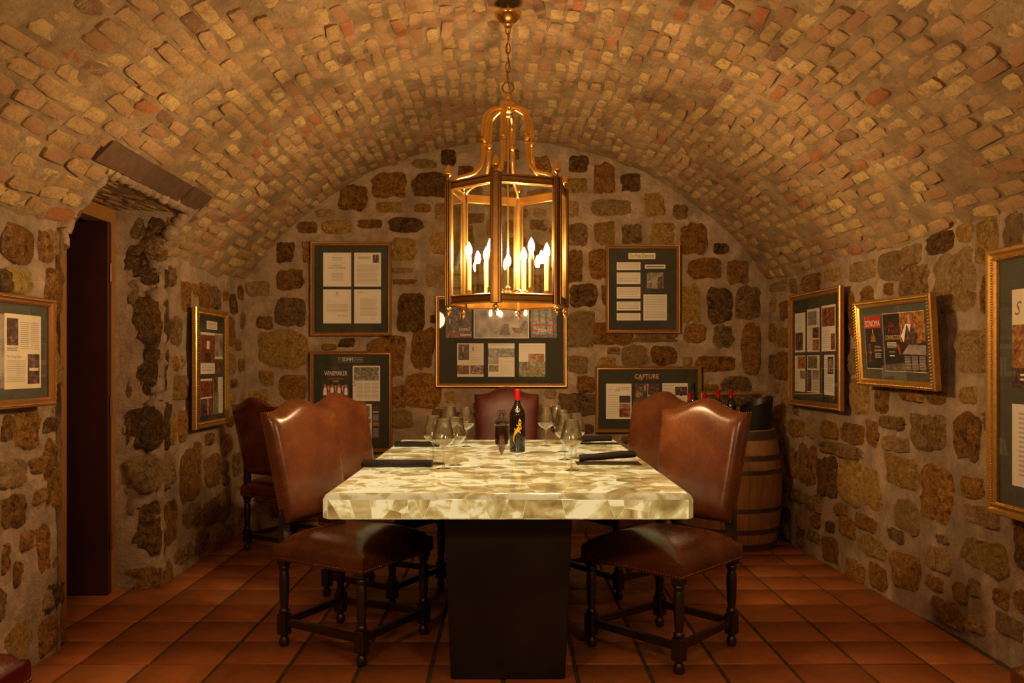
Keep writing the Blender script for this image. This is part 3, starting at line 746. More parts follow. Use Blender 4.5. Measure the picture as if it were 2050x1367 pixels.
ped = b.build('pedestal', 'black_steel', table)
bm_ = ped.modifiers.new('edge', 'BEVEL'); bm_.width = .006; bm_.segments = 2

# ---------------------------------------------------------------- chairs (local +Y is the front)
def cushion_seat():
    b = MB(); n = 18; vs = []; fs = []
    W0, W1, D = .235, .27, .265        # half widths at back and front, half depth
    def half(v): return W0+(W1-W0)*(v+1)/2
    for j in range(n+1):
        for i in range(n+1):
            u = -1+2*i/n; v = -1+2*j/n
            e = max(abs(u), abs(v)); cr = .65*(1-e**2.6)+.35*(1-u**4)*(1-v**4)
            z = .468+.075*(max(0, cr)**.8)
            k = 1-.015*(1-abs(u))*(1 if abs(v) > .9 else 0)
            vs.append((u*half(v)*(1.0 if e < .999 else .985), v*D*k, z))
    for j in range(n):
        for i in range(n): a = j*(n+1)+i; fs.append((a, a+1, a+n+2, a+n+1))
    ring = [(i, 0) for i in range(n)]+[(n, j) for j in range(n)]+[(n-i, n) for i in range(n)]+[(0, n-j) for j in range(n)]
    idx = [j*(n+1)+i for i, j in ring]; base = len(vs); m = len(idx)
    levels = [(.455, 1.01), (.425, 1.01), (.398, 1.0), (.393, .90)]
    prev = idx
    for z, s in levels:
        cur = []
        for (i, j) in ring:
            u = -1+2*i/n; v = -1+2*j/n; cur.append(len(vs)); vs.append((u*half(v)*s, v*D*s, z))
        for k in range(m): q = (k+1) % m; fs.append((prev[q], prev[k], cur[k], cur[q]))
        prev = cur
    fs.append(tuple(prev))
    b.add(vs, fs); return b, [(vs[i][0], vs[i][1]) for i in range(base, base+m)]
def back_profile(u): return .058*(cos(min(1, abs(u)/.80)*pi)+1)/2        # camel hump
TILT = .205
def back_map(x, y, z): return (x, y-.215-(z-.5)*TILT, z)
def cushion_back():
    b = MB(); nx, nzr = 20, 22; vs = []; fs = []
    z0, z1 = .565, 1.062
    for side in (1, -1):
        for j in range(nzr+1):
            for i in range(nx+1):
                u = -1+2*i/nx; v = j/nzr
                top = z1+back_profile(u); z = z0+(top-z0)*v
                hw = .208+.030*v
                edge = (1-abs(u)**7)*(1-abs(2*v-1)**9)
                th = (.022+.040*edge**.5) if side == 1 else (.018+.010*edge**.5)
                vs.append(back_map(u*hw, side*th, z))
    N1 = (nx+1)*(nzr+1)
    for s in range(2):
        for j in range(nzr):
            for i in range(nx):
                a = s*N1+j*(nx+1)+i; f = (a, a+1, a+nx+2, a+nx+1); fs.append(f if s else f[::-1])
    ring = [(i, 0) for i in range(nx)]+[(nx, j) for j in range(nzr)]+[(nx-i, nzr) for i in range(nx)]+[(0, nzr-j) for j in range(nzr)]
    idx = [j*(nx+1)+i for i, j in ring]; m = len(idx)
    for k in range(m): q = (k+1) % m; fs.append((idx[k], idx[q], idx[q]+N1, idx[k]+N1))
    b.add(vs, fs); return b, [vs[i+N1] for i in idx]
def turned_leg(x, y, rear=False):
    T = Matrix.Translation((x, y, 0)); b = MB()
    b.lathe([(.010, 0), (.020, .004), (.024, .02), (.021, .035), (.015, .045), (.019, .055)], 12, T)
    b.box(x-.024, x+.024, y-.024, y+.024, .055, .150, b=.003)
    b.lathe([(.018, .150), (.024, .158), (.024, .166), (.017, .175), (.021, .22), (.024, .29), (.022, .33), (.017, .345), (.024, .355), (.024, .365), (.018, .372)], 12, T)
    b.box(x-.024, x+.024, y-.024, y+.024, .372, .42, b=.003)
    return b
def make_chair(leather, label, group):
    t = empty('dining_chair', (0, 0, 0), label=label, cat='chair', group=group)
    sb, ring = cushion_seat(); sb.build('seat', leather, t, smooth=50)
    bb, br = cushion_back(); bb.build('backrest', leather, t, smooth=55)
    RX, FX, RY, FYY = .200, .238, -.235, .235
    for (x, y) in ((-RX, RY), (RX, RY), (-FX, FYY), (FX, FYY)): turned_leg(x, y).build('leg', 'dark_wood', t, smooth=40)
    for s in (-1, 1):
        p, q = (s*RX, RY, .40), (s*.190, -.215-.14*TILT, .64); hw, hd = .021, .017; b = MB()
        b.add([(p[0]-hw, p[1]-hd, p[2]), (p[0]+hw, p[1]-hd, p[2]), (p[0]+hw, p[1]+hd, p[2]), (p[0]-hw, p[1]+hd, p[2]), (q[0]-hw, q[1]-hd, q[2]), (q[0]+hw, q[1]-hd, q[2]), (q[0]+hw, q[1]+hd, q[2]), (q[0]-hw, q[1]+hd, q[2])],
              [(3, 2, 1, 0), (4, 5, 6, 7), (0, 1, 5, 4), (1, 2, 6, 5), (2, 3, 7, 6), (3, 0, 4, 7)])
        b.build('back_post', 'dark_wood', t)
    def bar(p, q):
        p, q = Vector(p), Vector(q); d = (q-p).normalized(); n = Vector((-d.y, d.x, 0))*.011; u = Vector((0, 0, .016))
        b = MB(); c = [p-n-u, p+n-u, p+n+u, p-n+u, q-n-u, q+n-u, q+n+u, q-n+u]
        b.add(c, [(3, 2, 1, 0), (4, 5, 6, 7), (0, 1, 5, 4), (1, 2, 6, 5), (2, 3, 7, 6), (3, 0, 4, 7)])
        b.build('stretcher', 'dark_wood', t)
    zq = .112
    bar((-RX, RY, zq), (RX, RY, zq)); bar((-FX, FYY, zq), (FX, FYY, zq)); bar((-RX, RY, zq-.0), (-FX, FYY, zq-.0)); bar((RX, RY, zq), (FX, FYY, zq))
    b = MB()
    for k in range(len(ring)):
        p, q = Vector((*ring[k], 0)), Vector((*ring[(k+1) % len(ring)], 0)); m = 2
        for s in range(m):
            r = p+(q-p)*(s/m); b.ball((r.x*.995, r.y*.995, .408), .0052, 6, 4)
    b.build('nail_trim', 'nail', t, smooth=60, kind='stuff')
    b = MB()
    for k in range(len(br)):
        p, q = Vector(br[k]), Vector(br[(k+1) % len(br)])
        for s in range(2):
            r = p+(q-p)*(s/2); b.ball((r.x, r.y+.006, r.z), .0042, 6, 4)
    b.build('back_nail_trim', 'nail', t, smooth=60, kind='stuff')
    return t
GC = 'high-backed leather dining chairs round the quartz table'
chair = make_chair('leather', 'brown leather dining chair on the left side of the table, nearest the camera', GC)
def setchair(o, x, y, face):     # face = direction of the front, degrees from +X
    o.location = (x, y, 0); o.rotation_euler = (0, 0, radians(face-90))
setchair(chair, -.722, 3.95, -28)
for x, y, f, lab in [(-.705, 4.79, -28, 'brown leather dining chair left of the table, half hidden behind the nearest left one'),
                     (.716, 3.87, -136, 'brown leather dining chair on the right side of the table, nearest the camera'),
                     (.668, 4.98, -146, 'brown leather dining chair right of the table, half hidden behind the nearest right one')]:
    c = copy_tree(chair); setchair(c, x, y, f); c['label'] = lab
end_chair = make_chair('wine_leather', 'dull wine-brown leather chair facing the camera at the far end of the table', GC)
setchair(end_chair, -.01, 5.98, -90)
red = make_chair('red_leather', 'dark red leather chair with studded edge standing in the far left corner', 'spare chairs along the side walls')
setchair(red, -1.52, 5.95, 55); red.scale = (.95, .95, .95)
c = copy_tree(red); setchair(c, -1.60, 2.10, 0); c['label'] = 'dark red leather chair whose seat peeks in at the bottom left corner'; c.scale = (1, 1, 1)
c = copy_tree(chair); setchair(c, 1.63, 2.03, 180); c['label'] = 'brown leather chair whose seat just shows in the bottom right corner'; c['group'] = 'spare chairs along the side walls'
red['group'] = c['group']

# ---------------------------------------------------------------- lantern
LX, LY = 0.0, 4.02; LR = .292; LB, LT = 1.557, 2.135
lan = empty('hanging_lantern', (LX, LY, LB), label='six-sided brass lantern with candle bulbs hanging on a chain over the table', cat='lantern')
A0 = radians(-100.6)
def la(k): return A0+k*pi/3
def L(z): return z-LB
for k in range(6):
    a = la(k); c, s = cos(a), sin(a)
    Rm = Matrix.Translation((c*LR, s*LR, 0)) @ Matrix.Rotation(a, 4, 'Z')
    b = MB()      # angled post with two fillets
    b.box(-.010, .006, -.026, .026, 0, LT-LB, Rm, b=.003)
    b.tube([(.008, -.016, .002), (.008, -.016, LT-LB-.002)], .0055, 8, M_=Rm); b.tube([(.008, .016, .002), (.008, .016, LT-LB-.002)], .0055, 8, M_=Rm)
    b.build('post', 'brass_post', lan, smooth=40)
    a2 = la(k+1); p = Vector((c*LR, s*LR, 0)); q = Vector((cos(a2)*LR, sin(a2)*LR, 0)); d = (q-p).normalized(); mid = (p+q)/2; nrm = Vector((mid.x, mid.y, 0)).normalized(); half = (q-p).length/2-.016
    Mr = Matrix(((d.x, nrm.x, 0, mid.x), (d.y, nrm.y, 0, mid.y), (0, 0, 1, 0), (0, 0, 0, 1)))
    for nm, z0 in (('bottom_rail', .004), ('top_rail', LT-LB-.048)):
        b = MB(); b.box(-half, half, -.010, .004, z0, z0+.044, Mr, b=.002)
        b.tube([(-half, .006, z0+.007), (half, .006, z0+.007)], .005, 6, M_=Mr); b.tube([(-half, .006, z0+.037), (half, .006, z0+.037)], .005, 6, M_=Mr)
        b.box(-half, half, .002, .007, z0+.016, z0+.028, Mr)
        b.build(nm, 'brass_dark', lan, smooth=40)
        MB().box(-half, half, -.014, -.0105, z0+.006, z0+.040, Mr).build('rail_liner', 'brass', lan)
    MB().box(-half-.002, half+.002, -.006, -.003, .046, LT-LB-.046, Mr).build('glass_pane', 'pane', lan)
    for sx in (-1, 1): MB().box(sx*(half-.002)-.003, sx*(half-.002)+.003, -.010, -.001, .048, LT-LB-.048, Mr).build('glazing_bead', 'brass', lan)
    T = Matrix.Translation((c*LR, s*LR, 0))
    b = MB(); h = LT-LB
    b.lathe([(.006, h-.002), (.010, h+.004), (.005, h+.012), (.014, h+.022), (.018, h+.032), (.016, h+.038), (.0145, h+.040), (.014, h+.05), (.009, h+.064), (.003, h+.072), (.0005, h+.075)], 12, T)
    b.build('acorn_finial', 'brass', lan, smooth=50)
    b = MB(); b.lathe([(.0008, -.052), (.004, -.046), (.002, -.040), (.010, -.034), (.012, -.029), (.006, -.022), (.015, -.016), (.015, -.011), (.006, -.004), (.005, .002)], 12, T)
    b.build('drop_finial', 'brass', lan, smooth=50)
    # scroll arm from the crown to the corner
    prof = [(.030, 2.500), (.055, 2.492), (.085, 2.478), (.108, 2.455), (.117, 2.425), (.119, 2.39), (.120, 2.36)]
    prof2 = [(.121, 2.315), (.122, 2.28), (.126, 2.245), (.138, 2.21), (.165, 2.18), (.20, 2.165), (.235, 2.155), (.262, 2.142), (.272, 2.128)]
    b = MB()
    b.tube([(r*c, r*s, L(z)) for r, z in prof], [.009, .011, .013, .0145, .015, .0145, .0135], 10)
    b.tube([(r*c, r*s, L(z)) for r, z in prof2], [.0125, .012, .011, .0105, .010, .009, .009, .008, .008], 10)
    b.build('scroll_arm', 'brass', lan, smooth=50)
    T = Matrix.Translation((.1205*c, .1205*s, L(2.337)))
    MB().lathe([(.008, -.026), (.014, -.024), (.014, -.020), (.007, -.016), (.014, -.008), (.017, 0), (.014, .008), (.007, .015), (.013, .018), (.013, .023), (.008, .026)], 12, T).build('arm_knob', 'brass', lan, smooth=50)
b = MB(); b.lathe([(.012, L(2.45)), (.020, L(2.455)), (.014, L(2.468)), (.024, L(2.474)), (.034, L(2.485)), (.036, L(2.51)), (.030, L(2.525)), (.014, L(2.535)), (.013, L(2.545)), (.017, L(2.552)), (.012, L(2.568)), (.004, L(2.572))], 18)
b.build('crown_hub', 'brass', lan, smooth=50)
for k in range(6):
    a = la(k); MB().ball((.038*cos(a), .038*sin(a), L(2.505)), .006, 8, 6).build('hub_rivet', 'brass', lan, smooth=60)
MB().lathe([(.0045, L(1.60)), (.0045, L(2.455))], 10).build('center_stem', 'brass', lan, smooth=50)
b = MB(); b.lathe([(.0006, L(1.578)), (.006, L(1.582)), (.004, L(1.59)), (.022, L(1.60)), (.030, L(1.615)), (.022, L(1.628)), (.010, L(1.636)), (.014, L(1.648)), (.006, L(1.66))], 16)
b.build('candle_hub', 'brass', lan, smooth=50)
CR = .185
for k in range(6):
    a = radians(-55+60*k); c, s = cos(a), sin(a)
    b = MB(); b.tube([(r*c, r*s, L(z)) for r, z in [(.02, 1.615), (.05, 1.632), (.08, 1.636), (.11, 1.622), (.14, 1.602), (.165, 1.598), (CR, 1.606)]], .0055, 8)
    b.tube([(r*c, r*s, L(z)) for r, z in [(.11, 1.622), (.10, 1.605), (.085, 1.605), (.083, 1.617), (.092, 1.621)]], .0035, 6)
    b.build('candle_arm', 'brass', lan, smooth=50)
    T = Matrix.Translation((CR*c, CR*s, L(1.606)))
    MB().lathe([(.006, -.010), (.010, -.004), (.007, 0), (.020, .003), (.024, .008), (.015, .009), (.016, .024), (.017, .030), (.013, .030)], 14, T).build('candle_cup', 'brass', lan, smooth=50)
    cd = MB().lathe([(.0115, .009), (.0115, .10), (.0125, .15), (.0115, .188), (.007, .192)], 14, T).build('candle', 'candle', lan, smooth=50)
    b = MB(); b.lathe([(.0075, .191), (.0115, .20), (.0150, .213), (.0140, .227), (.0085, .243), (.003, .254), (.0005, .258)], 12, T)
    b.build('candle_bulb', 'bulb', cd, smooth=60)
# ring, chain, canopy
def ring_mb(cz, R, r, ax='x', sz=1.0, n=20):
    pts = []
    for i in range(n):
        t = 2*pi*i/n; u, v = R*cos(t), R*sz*sin(t)
        pts.append((u, 0, cz+v) if ax == 'x' else (0, u, cz+v))
    b = MB(); b.tube(pts, r, 8, True); return b
ring_mb(L(2.597), .026, .0038).build('lifting_ring', 'chain', lan, smooth=50)
zc = L(2.645)
for k in range(6):
    ring_mb(zc, .0105, .0027, 'y' if k % 2 == 0 else 'x', 2.5).build('chain_link', 'chain', lan, smooth=50); zc += .0455
b = MB(); b.lathe([(.008, L(2.880)), (.018, L(2.883)), (.021, L(2.890)), (.024, L(2.900)), (.038, L(2.908)), (.046, L(2.918)), (.057, L(2.928)), (.0635, L(2.940)), (.064, L(2.948)), (.058, L(2.952)), (.018, L(2.956)), (.014, L(2.99)), (.014, L(3.01))], 28)
b.build('ceiling_canopy', 'brass', lan, smooth=50)
b = MB(); b.tube([(.006*sin(k*1.3), .006*cos(k*1.1), L(2.56+.31*k/12)) for k in range(13)], .0022, 6); b.build('power_cord', 'brass_dark', lan, smooth=50)

# ---------------------------------------------------------------- things on the table
def stem_glass(label):
    t = empty('wine_glass', (0, 0, 0), label=label, cat='glass', group='tasting glasses on the quartz table')
    b = MB()
    b.lathe([(.0342, .0005), (.0345, .0015), (.020, .004), (.007, .008), (.0042, .016), (.0038, .05), (.004, .088), (.006, .098), (.012, .104)], 24, cap=False); b.build('stem', 'wine_glass', t, smooth=60)
    b = MB()
    prof = [(.0005, .104), (.012, .105), (.028, .113), (.043, .126), (.0505, .139), (.0525, .148), (.0505, .158), (.045, .180), (.038, .208), (.0315, .236), (.0305, .2375), (.037, .208), (.044, .180), (.0495, .158), (.0513, .148)]
    b.lathe(prof, 28, cap=False); b.build('bowl', 'wine_glass', t, smooth=60)
    b = MB(); b.tube([(.031*cos(2*pi*i/28), .031*sin(2*pi*i/28), .237) for i in range(28)], .0009, 6, True); b.build('rim', 'glass_rim', t, smooth=60)
    b = MB(); b.lathe([(.0005, .106), (.012, .107), (.028, .115), (.042, .128), (.0490, .140), (.0495, .141), (.0005, .141)], 28, cap=False); b.build('wine', 'wine', t, smooth=50)
    return t
g0 = stem_glass('')
GL = [(-.306, 4.03, 'front glass of the left cluster, nearest the left napkin'), (-.2575, 4.17, 'glass of the left cluster just right of the front one'), (-.375, 4.27, 'leftmost glass of the left cluster'),
      (-.355, 5.20, 'far left glass, the left one of the two nearest the end chair'), (-.252, 5.10, 'far left glass, the right one of the two nearest the end chair'),
      (.296, 3.97, 'front glass of the right cluster, nearest the camera'), (.294, 4.40, 'glass right behind the front glass of the right cluster'), (.3576, 4.49, 'rightmost glass of the right cluster'),
      (.310, 4.80, 'middle glass of the right cluster, fourth from the camera'), (.23, 5.14, 'leftmost glass of the right cluster, nearest the wine bottle'), (.3055, 5.30, 'farthest glass of the right cluster, at the back')]
for i, (x, y, lab) in enumerate(GL):
    o = g0 if i == 0 else copy_tree(g0)
    o.location = (x, y, TZ1+.0012); o['label'] = 'clear tasting glass, '+lab
# bottle
bt = empty('wine_bottle', (.053, 4.79, TZ1+.0012), label='tall black wine bottle with red capsule and golden lizard on the quartz table', cat='bottle')
BRr = .045
b = MB(); b.lathe([(.020, .006), (.038, 0), (.0435, .003), (BRr, .010), (BRr, .205), (.0435, .222), (.037, .238), (.027, .254), (.0190, .270), (.0168, .285), (.016, .345), (.010, .350)], 32); b.build('bottle_body', 'bottle', bt, smooth=60)
b = MB(); b.lathe([(.0172, .292), (.0170, .338), (.0182, .340), (.0182, .354), (.016, .357), (.0005, .3575)], 24, cap=False); b.build('capsule', 'capsule', bt, smooth=50)
def wrap(pts, R, b, z0=0):      # polygon (x, z) wrapped round the bottle, front facing the camera
    vs = []
    for x, z in pts: a = -pi/2+x/R; vs.append((R*cos(a), R*sin(a), z+z0))
    b.add(vs, [tuple(range(len(vs)))])
def strip(center, widths, R, b):
    L_ = []; Rr = []
    for k, (x, z) in enumerate(center):
        a = center[max(0, k-1)]; c = center[min(len(center)-1, k+1)]; dx, dz = c[0]-a[0], c[1]-a[1]; l = math.hypot(dx, dz)
        L_.append((x-dz/l*widths[k], z+dx/l*widths[k])); Rr.append((x+dz/l*widths[k], z-dx/l*widths[k]))
    for k in range(len(center)-1): wrap([L_[k], Rr[k], Rr[k+1], L_[k+1]][::-1], R, b)
b = MB(); Rb = BRr+.0006
strip([(-.014, .052), (-.022, .068), (-.023, .085), (-.017, .104), (-.006, .122), (.006, .134), (.014, .146), (.013, .158), (.014, .170), (.013, .184), (.011, .192)],
      [.0006, .0028, .0045, .006, .0085, .011, .010, .006, .0095, .0055, .001], Rb, b)
strip([(.012, .138), (.024, .134), (.022, .142)], [.004, .003, .001], Rb, b); strip([(.008, .150), (-.004, .157), (-.006, .150)], [.0035, .003, .001], Rb, b)
strip([(.003, .124), (.016, .116), (.018, .108)], [.004, .003, .001], Rb, b); strip([(-.006, .124), (-.016, .132), (-.014, .142)], [.0035, .003, .001], Rb, b)
b.build('lizard_emblem', 'lizard', bt)
b = MB(); R2 = .0262
for k in range(20):
    a0 = 2*pi*k/20; a1 = 2*pi*(k+.8)/20
    vs = []
    for rr, aa in ((.011, a0), (.013, a0), (.013, a1), (.011, a1)):
        x, z = rr*cos(aa), rr*sin(aa); Rz = .0445-(.0005 if z < 0 else .6*z) 
        an = -pi/2+x/.036; Rz = np.interp(.240+z, [.222, .238, .254], [.0435, .037, .027])+.0012
        vs.append((Rz*cos(an), Rz*sin(an), .240+z))
    b.add(vs, [(0, 1, 2, 3)])
for p in [[(-.003, .007), (.005, .007), (.005, .005), (-.003, .005)], [(-.004, .006), (-.0015, .006), (-.0015, -.007), (-.004, -.007)], [(-.003, -.005), (.006, -.005), (.006, -.0075), (-.003, -.0075)]]:
    vs = []
    for x, z in p:
        an = -pi/2+x/.036; Rz = np.interp(.240+z, [.222, .238, .254], [.0435, .037, .027])+.0014; vs.append((Rz*cos(an), Rz*sin(an), .240+z))
    b.add(vs, [(0, 1, 2, 3)])
b.build('round_emblem', 'white_ink', bt)
# crystal piece
cr = empty('crystal_ornament', (-.035, 4.62, TZ1+.0012), label='smoky crystal ornament with pointed base and scalloped knob, left of the bottle', cat='ornament')
b = MB(); b.lathe([(.0008, 0), (.012, .022), (.031, .062), (.028, .085), (.0285, .165), (.030, .180), (.020, .186)], 8); b.build('faceted_body', 'crystal', cr)
b = MB(); b.lathe([(.030, .160), (.040, .168), (.041, .182), (.034, .192), (.022, .198), (.022, .206)], 24, cap=False); b.build('collar', 'crystal_clear', cr, smooth=50)
b = MB(); b.lathe([(.0365, .062), (.0365, .160)], 24, cap=False); b.lathe([(.034, .062), (.034, .160)], 24, cap=False); b.build('clear_sleeve', 'crystal_clear', cr, smooth=50)
b = MB()
for k in range(9):
    a = radians(-20+k*27.5); x, z = .024*cos(a), .024*sin(a)
    b.tube([(x*.35, 0, .222+z*.35), (x, -.004, .222+z), (x*1.12, 0, .222+z*1.12)], [.004, .0065, .002], 8)
b.lathe([(.014, .20), (.012, .210), (.015, .218), (.011, .228), (.0005, .232)], 14); b.build('scalloped_knob', 'crystal_clear', cr, smooth=50)
# napkins and cards
def napkin(x, y, w_, rz, label, th=.017, d=.075, lift=0.0):
    b = MB(); n = 14; m = 12; vs = []; fs = []
    ph = random.random()*40
    for i in range(n+1):
        u = -w_/2+w_*i/n
        for j in range(m):
            a = 2*pi*j/m; yy = d/2*abs(cos(a))**.6*(1 if cos(a) > 0 else -1); zz_ = th*(1+abs(sin(a))**.7*(1 if sin(a) > 0 else -1))
            q = .92 if i in (0, n) else 1
            vs.append((u+.006*nz(ph+yy*20, i, 0)*(1 if i in (0, n) else 0), yy*q*(1+.08*nz(ph+u*8, 1, 0)), zz_*q*(1+.18*nz(ph+u*12, yy*20, 3))+lift*max(0, u+w_/2)))
    for i in range(n):
        for j in range(m): k = (j+1) % m; fs.append((i*m+j, i*m+k, i*m+m+k, i*m+m+j))
    fs.append(tuple(range(m-1, -1, -1))); fs.append(tuple(range(n*m, n*m+m)))
    zmin = min(v[2] for v in vs); vs = [(v[0], v[1], v[2]-zmin) for v in vs]
    b.add(vs, fs); o = b.build('folded_napkin', 'napkin', smooth=55); o.location = (x, y, TZ1+.0014); o.rotation_euler = (0, 0, rz)
    tag(o, label, 'napkin', 'folded black napkins on the table'); return o
def card(x, y, w_, d, rz, label):
    b = MB(); b.box(-w_/2, w_/2, -d/2, d/2, 0, .003, b=.001); o = b.build('place_card', 'card'); o.location = (x, y, TZ1+.0012); o.rotation_euler = (0, 0, rz)
    tag(o, label, 'card', 'dark cards under the napkins')
napkin(-.535, 4.10, .335, 0.02, 'black folded napkin at the front left place of the table')
card(-.365, 4.22, .10, .07, 0.1, 'dark card just right of the front left napkin')
napkin(-.545, 5.10, .27, -.03, 'black folded napkin at the far left place of the table', .016)
n3 = napkin(.505, 4.32, .285, .03, 'black folded napkin leaning on a dark card at the front right place', .017, .08, .07); n3.location.z += .0035
card(.50, 4.25, .32, .14, 0, 'dark card under the napkin at the front right place')
n4 = napkin(.545, 5.36, .22, .02, 'black folded napkin on a dark card at the far right place', .017, .07, .04); n4.location.z += .0035
card(.57, 5.30, .24, .12, 0, 'dark card under the napkin at the far right place')

# ---------------------------------------------------------------- barrel and what stands on it
BX, BY = 1.59, 6.13; BH = .83
bar = empty('wine_barrel', (BX, BY, 0), label='oak wine barrel with grey hoops standing in the far right corner', cat='barrel')
def br_(z): return .325+.045*(1-((z-BH/2)/(BH/2))**2)
NS = 24; b = MB(); vs = []; fs = []; K = 12; da = pi/NS*.975
for k in range(K+1):
    z = BH*k/K; r = br_(z)
    for a, rr in ((-da, r), (0, r*1.002), (da, r), (da, r-.022), (-da, r-.022)): vs.append((rr*cos(a), rr*sin(a), z))
for k in range(K):
    for i in range(5): j = (i+1) % 5; fs.append((k*5+i, k*5+j, k*5+5+j, k*5+5+i))
fs += [(4, 3, 2, 1, 0), tuple(range(K*5, K*5+5))]
b.add(vs, fs); st = b.build('stave', 'oak', bar)
for k in range(1, NS): inst('stave', st.data, bar, Matrix.Rotation(2*pi*k/NS, 4, 'Z'))
for z0, z1 in ((.005, .05), (.12, .155), (.27, .30), (.53, .56), (.625, .66), (.765, .825)):
    zs = [z0, (z0+z1)/2, z1]; b = MB(); b.lathe([(br_(z)+.0035, z) for z in zs]+[(br_(z)-.002, z) for z in zs[::-1]], 48, cap=False); b.build('hoop', 'hoop', bar, smooth=50)
MB().lathe([(.305, .80), (.305, .815), (.0005, .815)], 40, cap=False).build('barrel_head', 'oak', bar, smooth=40)
zb_ = .8155
def small_bottle(x, y, h, cap, label):
    t = empty('wine_bottle', (x, y, zb_), label=label, cat='bottle', group='wine bottles standing on the barrel')
    s = h/.30; b = MB(); b.lathe([(.02, .003), (.034, 0), (.037, .006), (.037, .18*s), (.033, .20*s), (.020, .225*s), (.0145, .24*s), (.0140, .296*s), (.008, .298*s)], 20); b.build('bottle_body', 'bottle', t, smooth=60)
    b = MB(); b.lathe([(.0152, .24*s), (.0150, .285*s), (.0162, .287*s), (.0162, .299*s), (.0005, .301*s)], 18, cap=False); b.build('capsule', cap, t, smooth=50)
small_bottle(1.310, 6.13, .262, 'capsule', 'red-topped wine bottle on the barrel, leftmost, beside the black-necked one')
small_bottle(1.372, 6.29, .33, 'black_tub', 'black-necked wine bottle on the left of the barrel, in front of the framed page')
small_bottle(1.405, 6.07, .262, 'capsule', 'red-topped wine bottle on the barrel, second red top from the left')
small_bottle(1.520, 6.14, .287, 'capsule', 'red-topped wine bottle on the barrel, third red top from the left')
small_bottle(1.612, 6.14, .287, 'capsule', 'rightmost red-topped wine bottle on the barrel')
tb = empty('black_tub', (1.775, 6.06, zb_), label='black tub with a rim sweeping up, standing on the right of the barrel', cat='tub')
b = MB(); n = 28; vs = []; fs = []
for k, (r, z) in enumerate([(.001, .004), (.085, .004), (.10, .05), (.115, 1), (.111, 1), (.095, .05), (.001, .012)]):
    for i in range(n):
        a = 2*pi*i/n; top = .155+.085*(.5+.5*cos(a-.15))
        vs.append((r*cos(a), r*sin(a), z if z < .9 else top))
for k in range(6):
    for i in range(n): j = (i+1) % n; fs.append((k*n+i, k*n+j, k*n+n+j, k*n+n+i))
b.add(vs, fs); b.build('tub_body', 'black_tub', tb, smooth=50)
b = MB(); pts = [(.113*cos(2*pi*i/n), .113*sin(2*pi*i/n), .155+.085*(.5+.5*cos(2*pi*i/n-.15))) for i in range(n)]
b.tube(pts, .0035, 6, True); b.build('tub_rim', 'black_tub', tb, smooth=50)

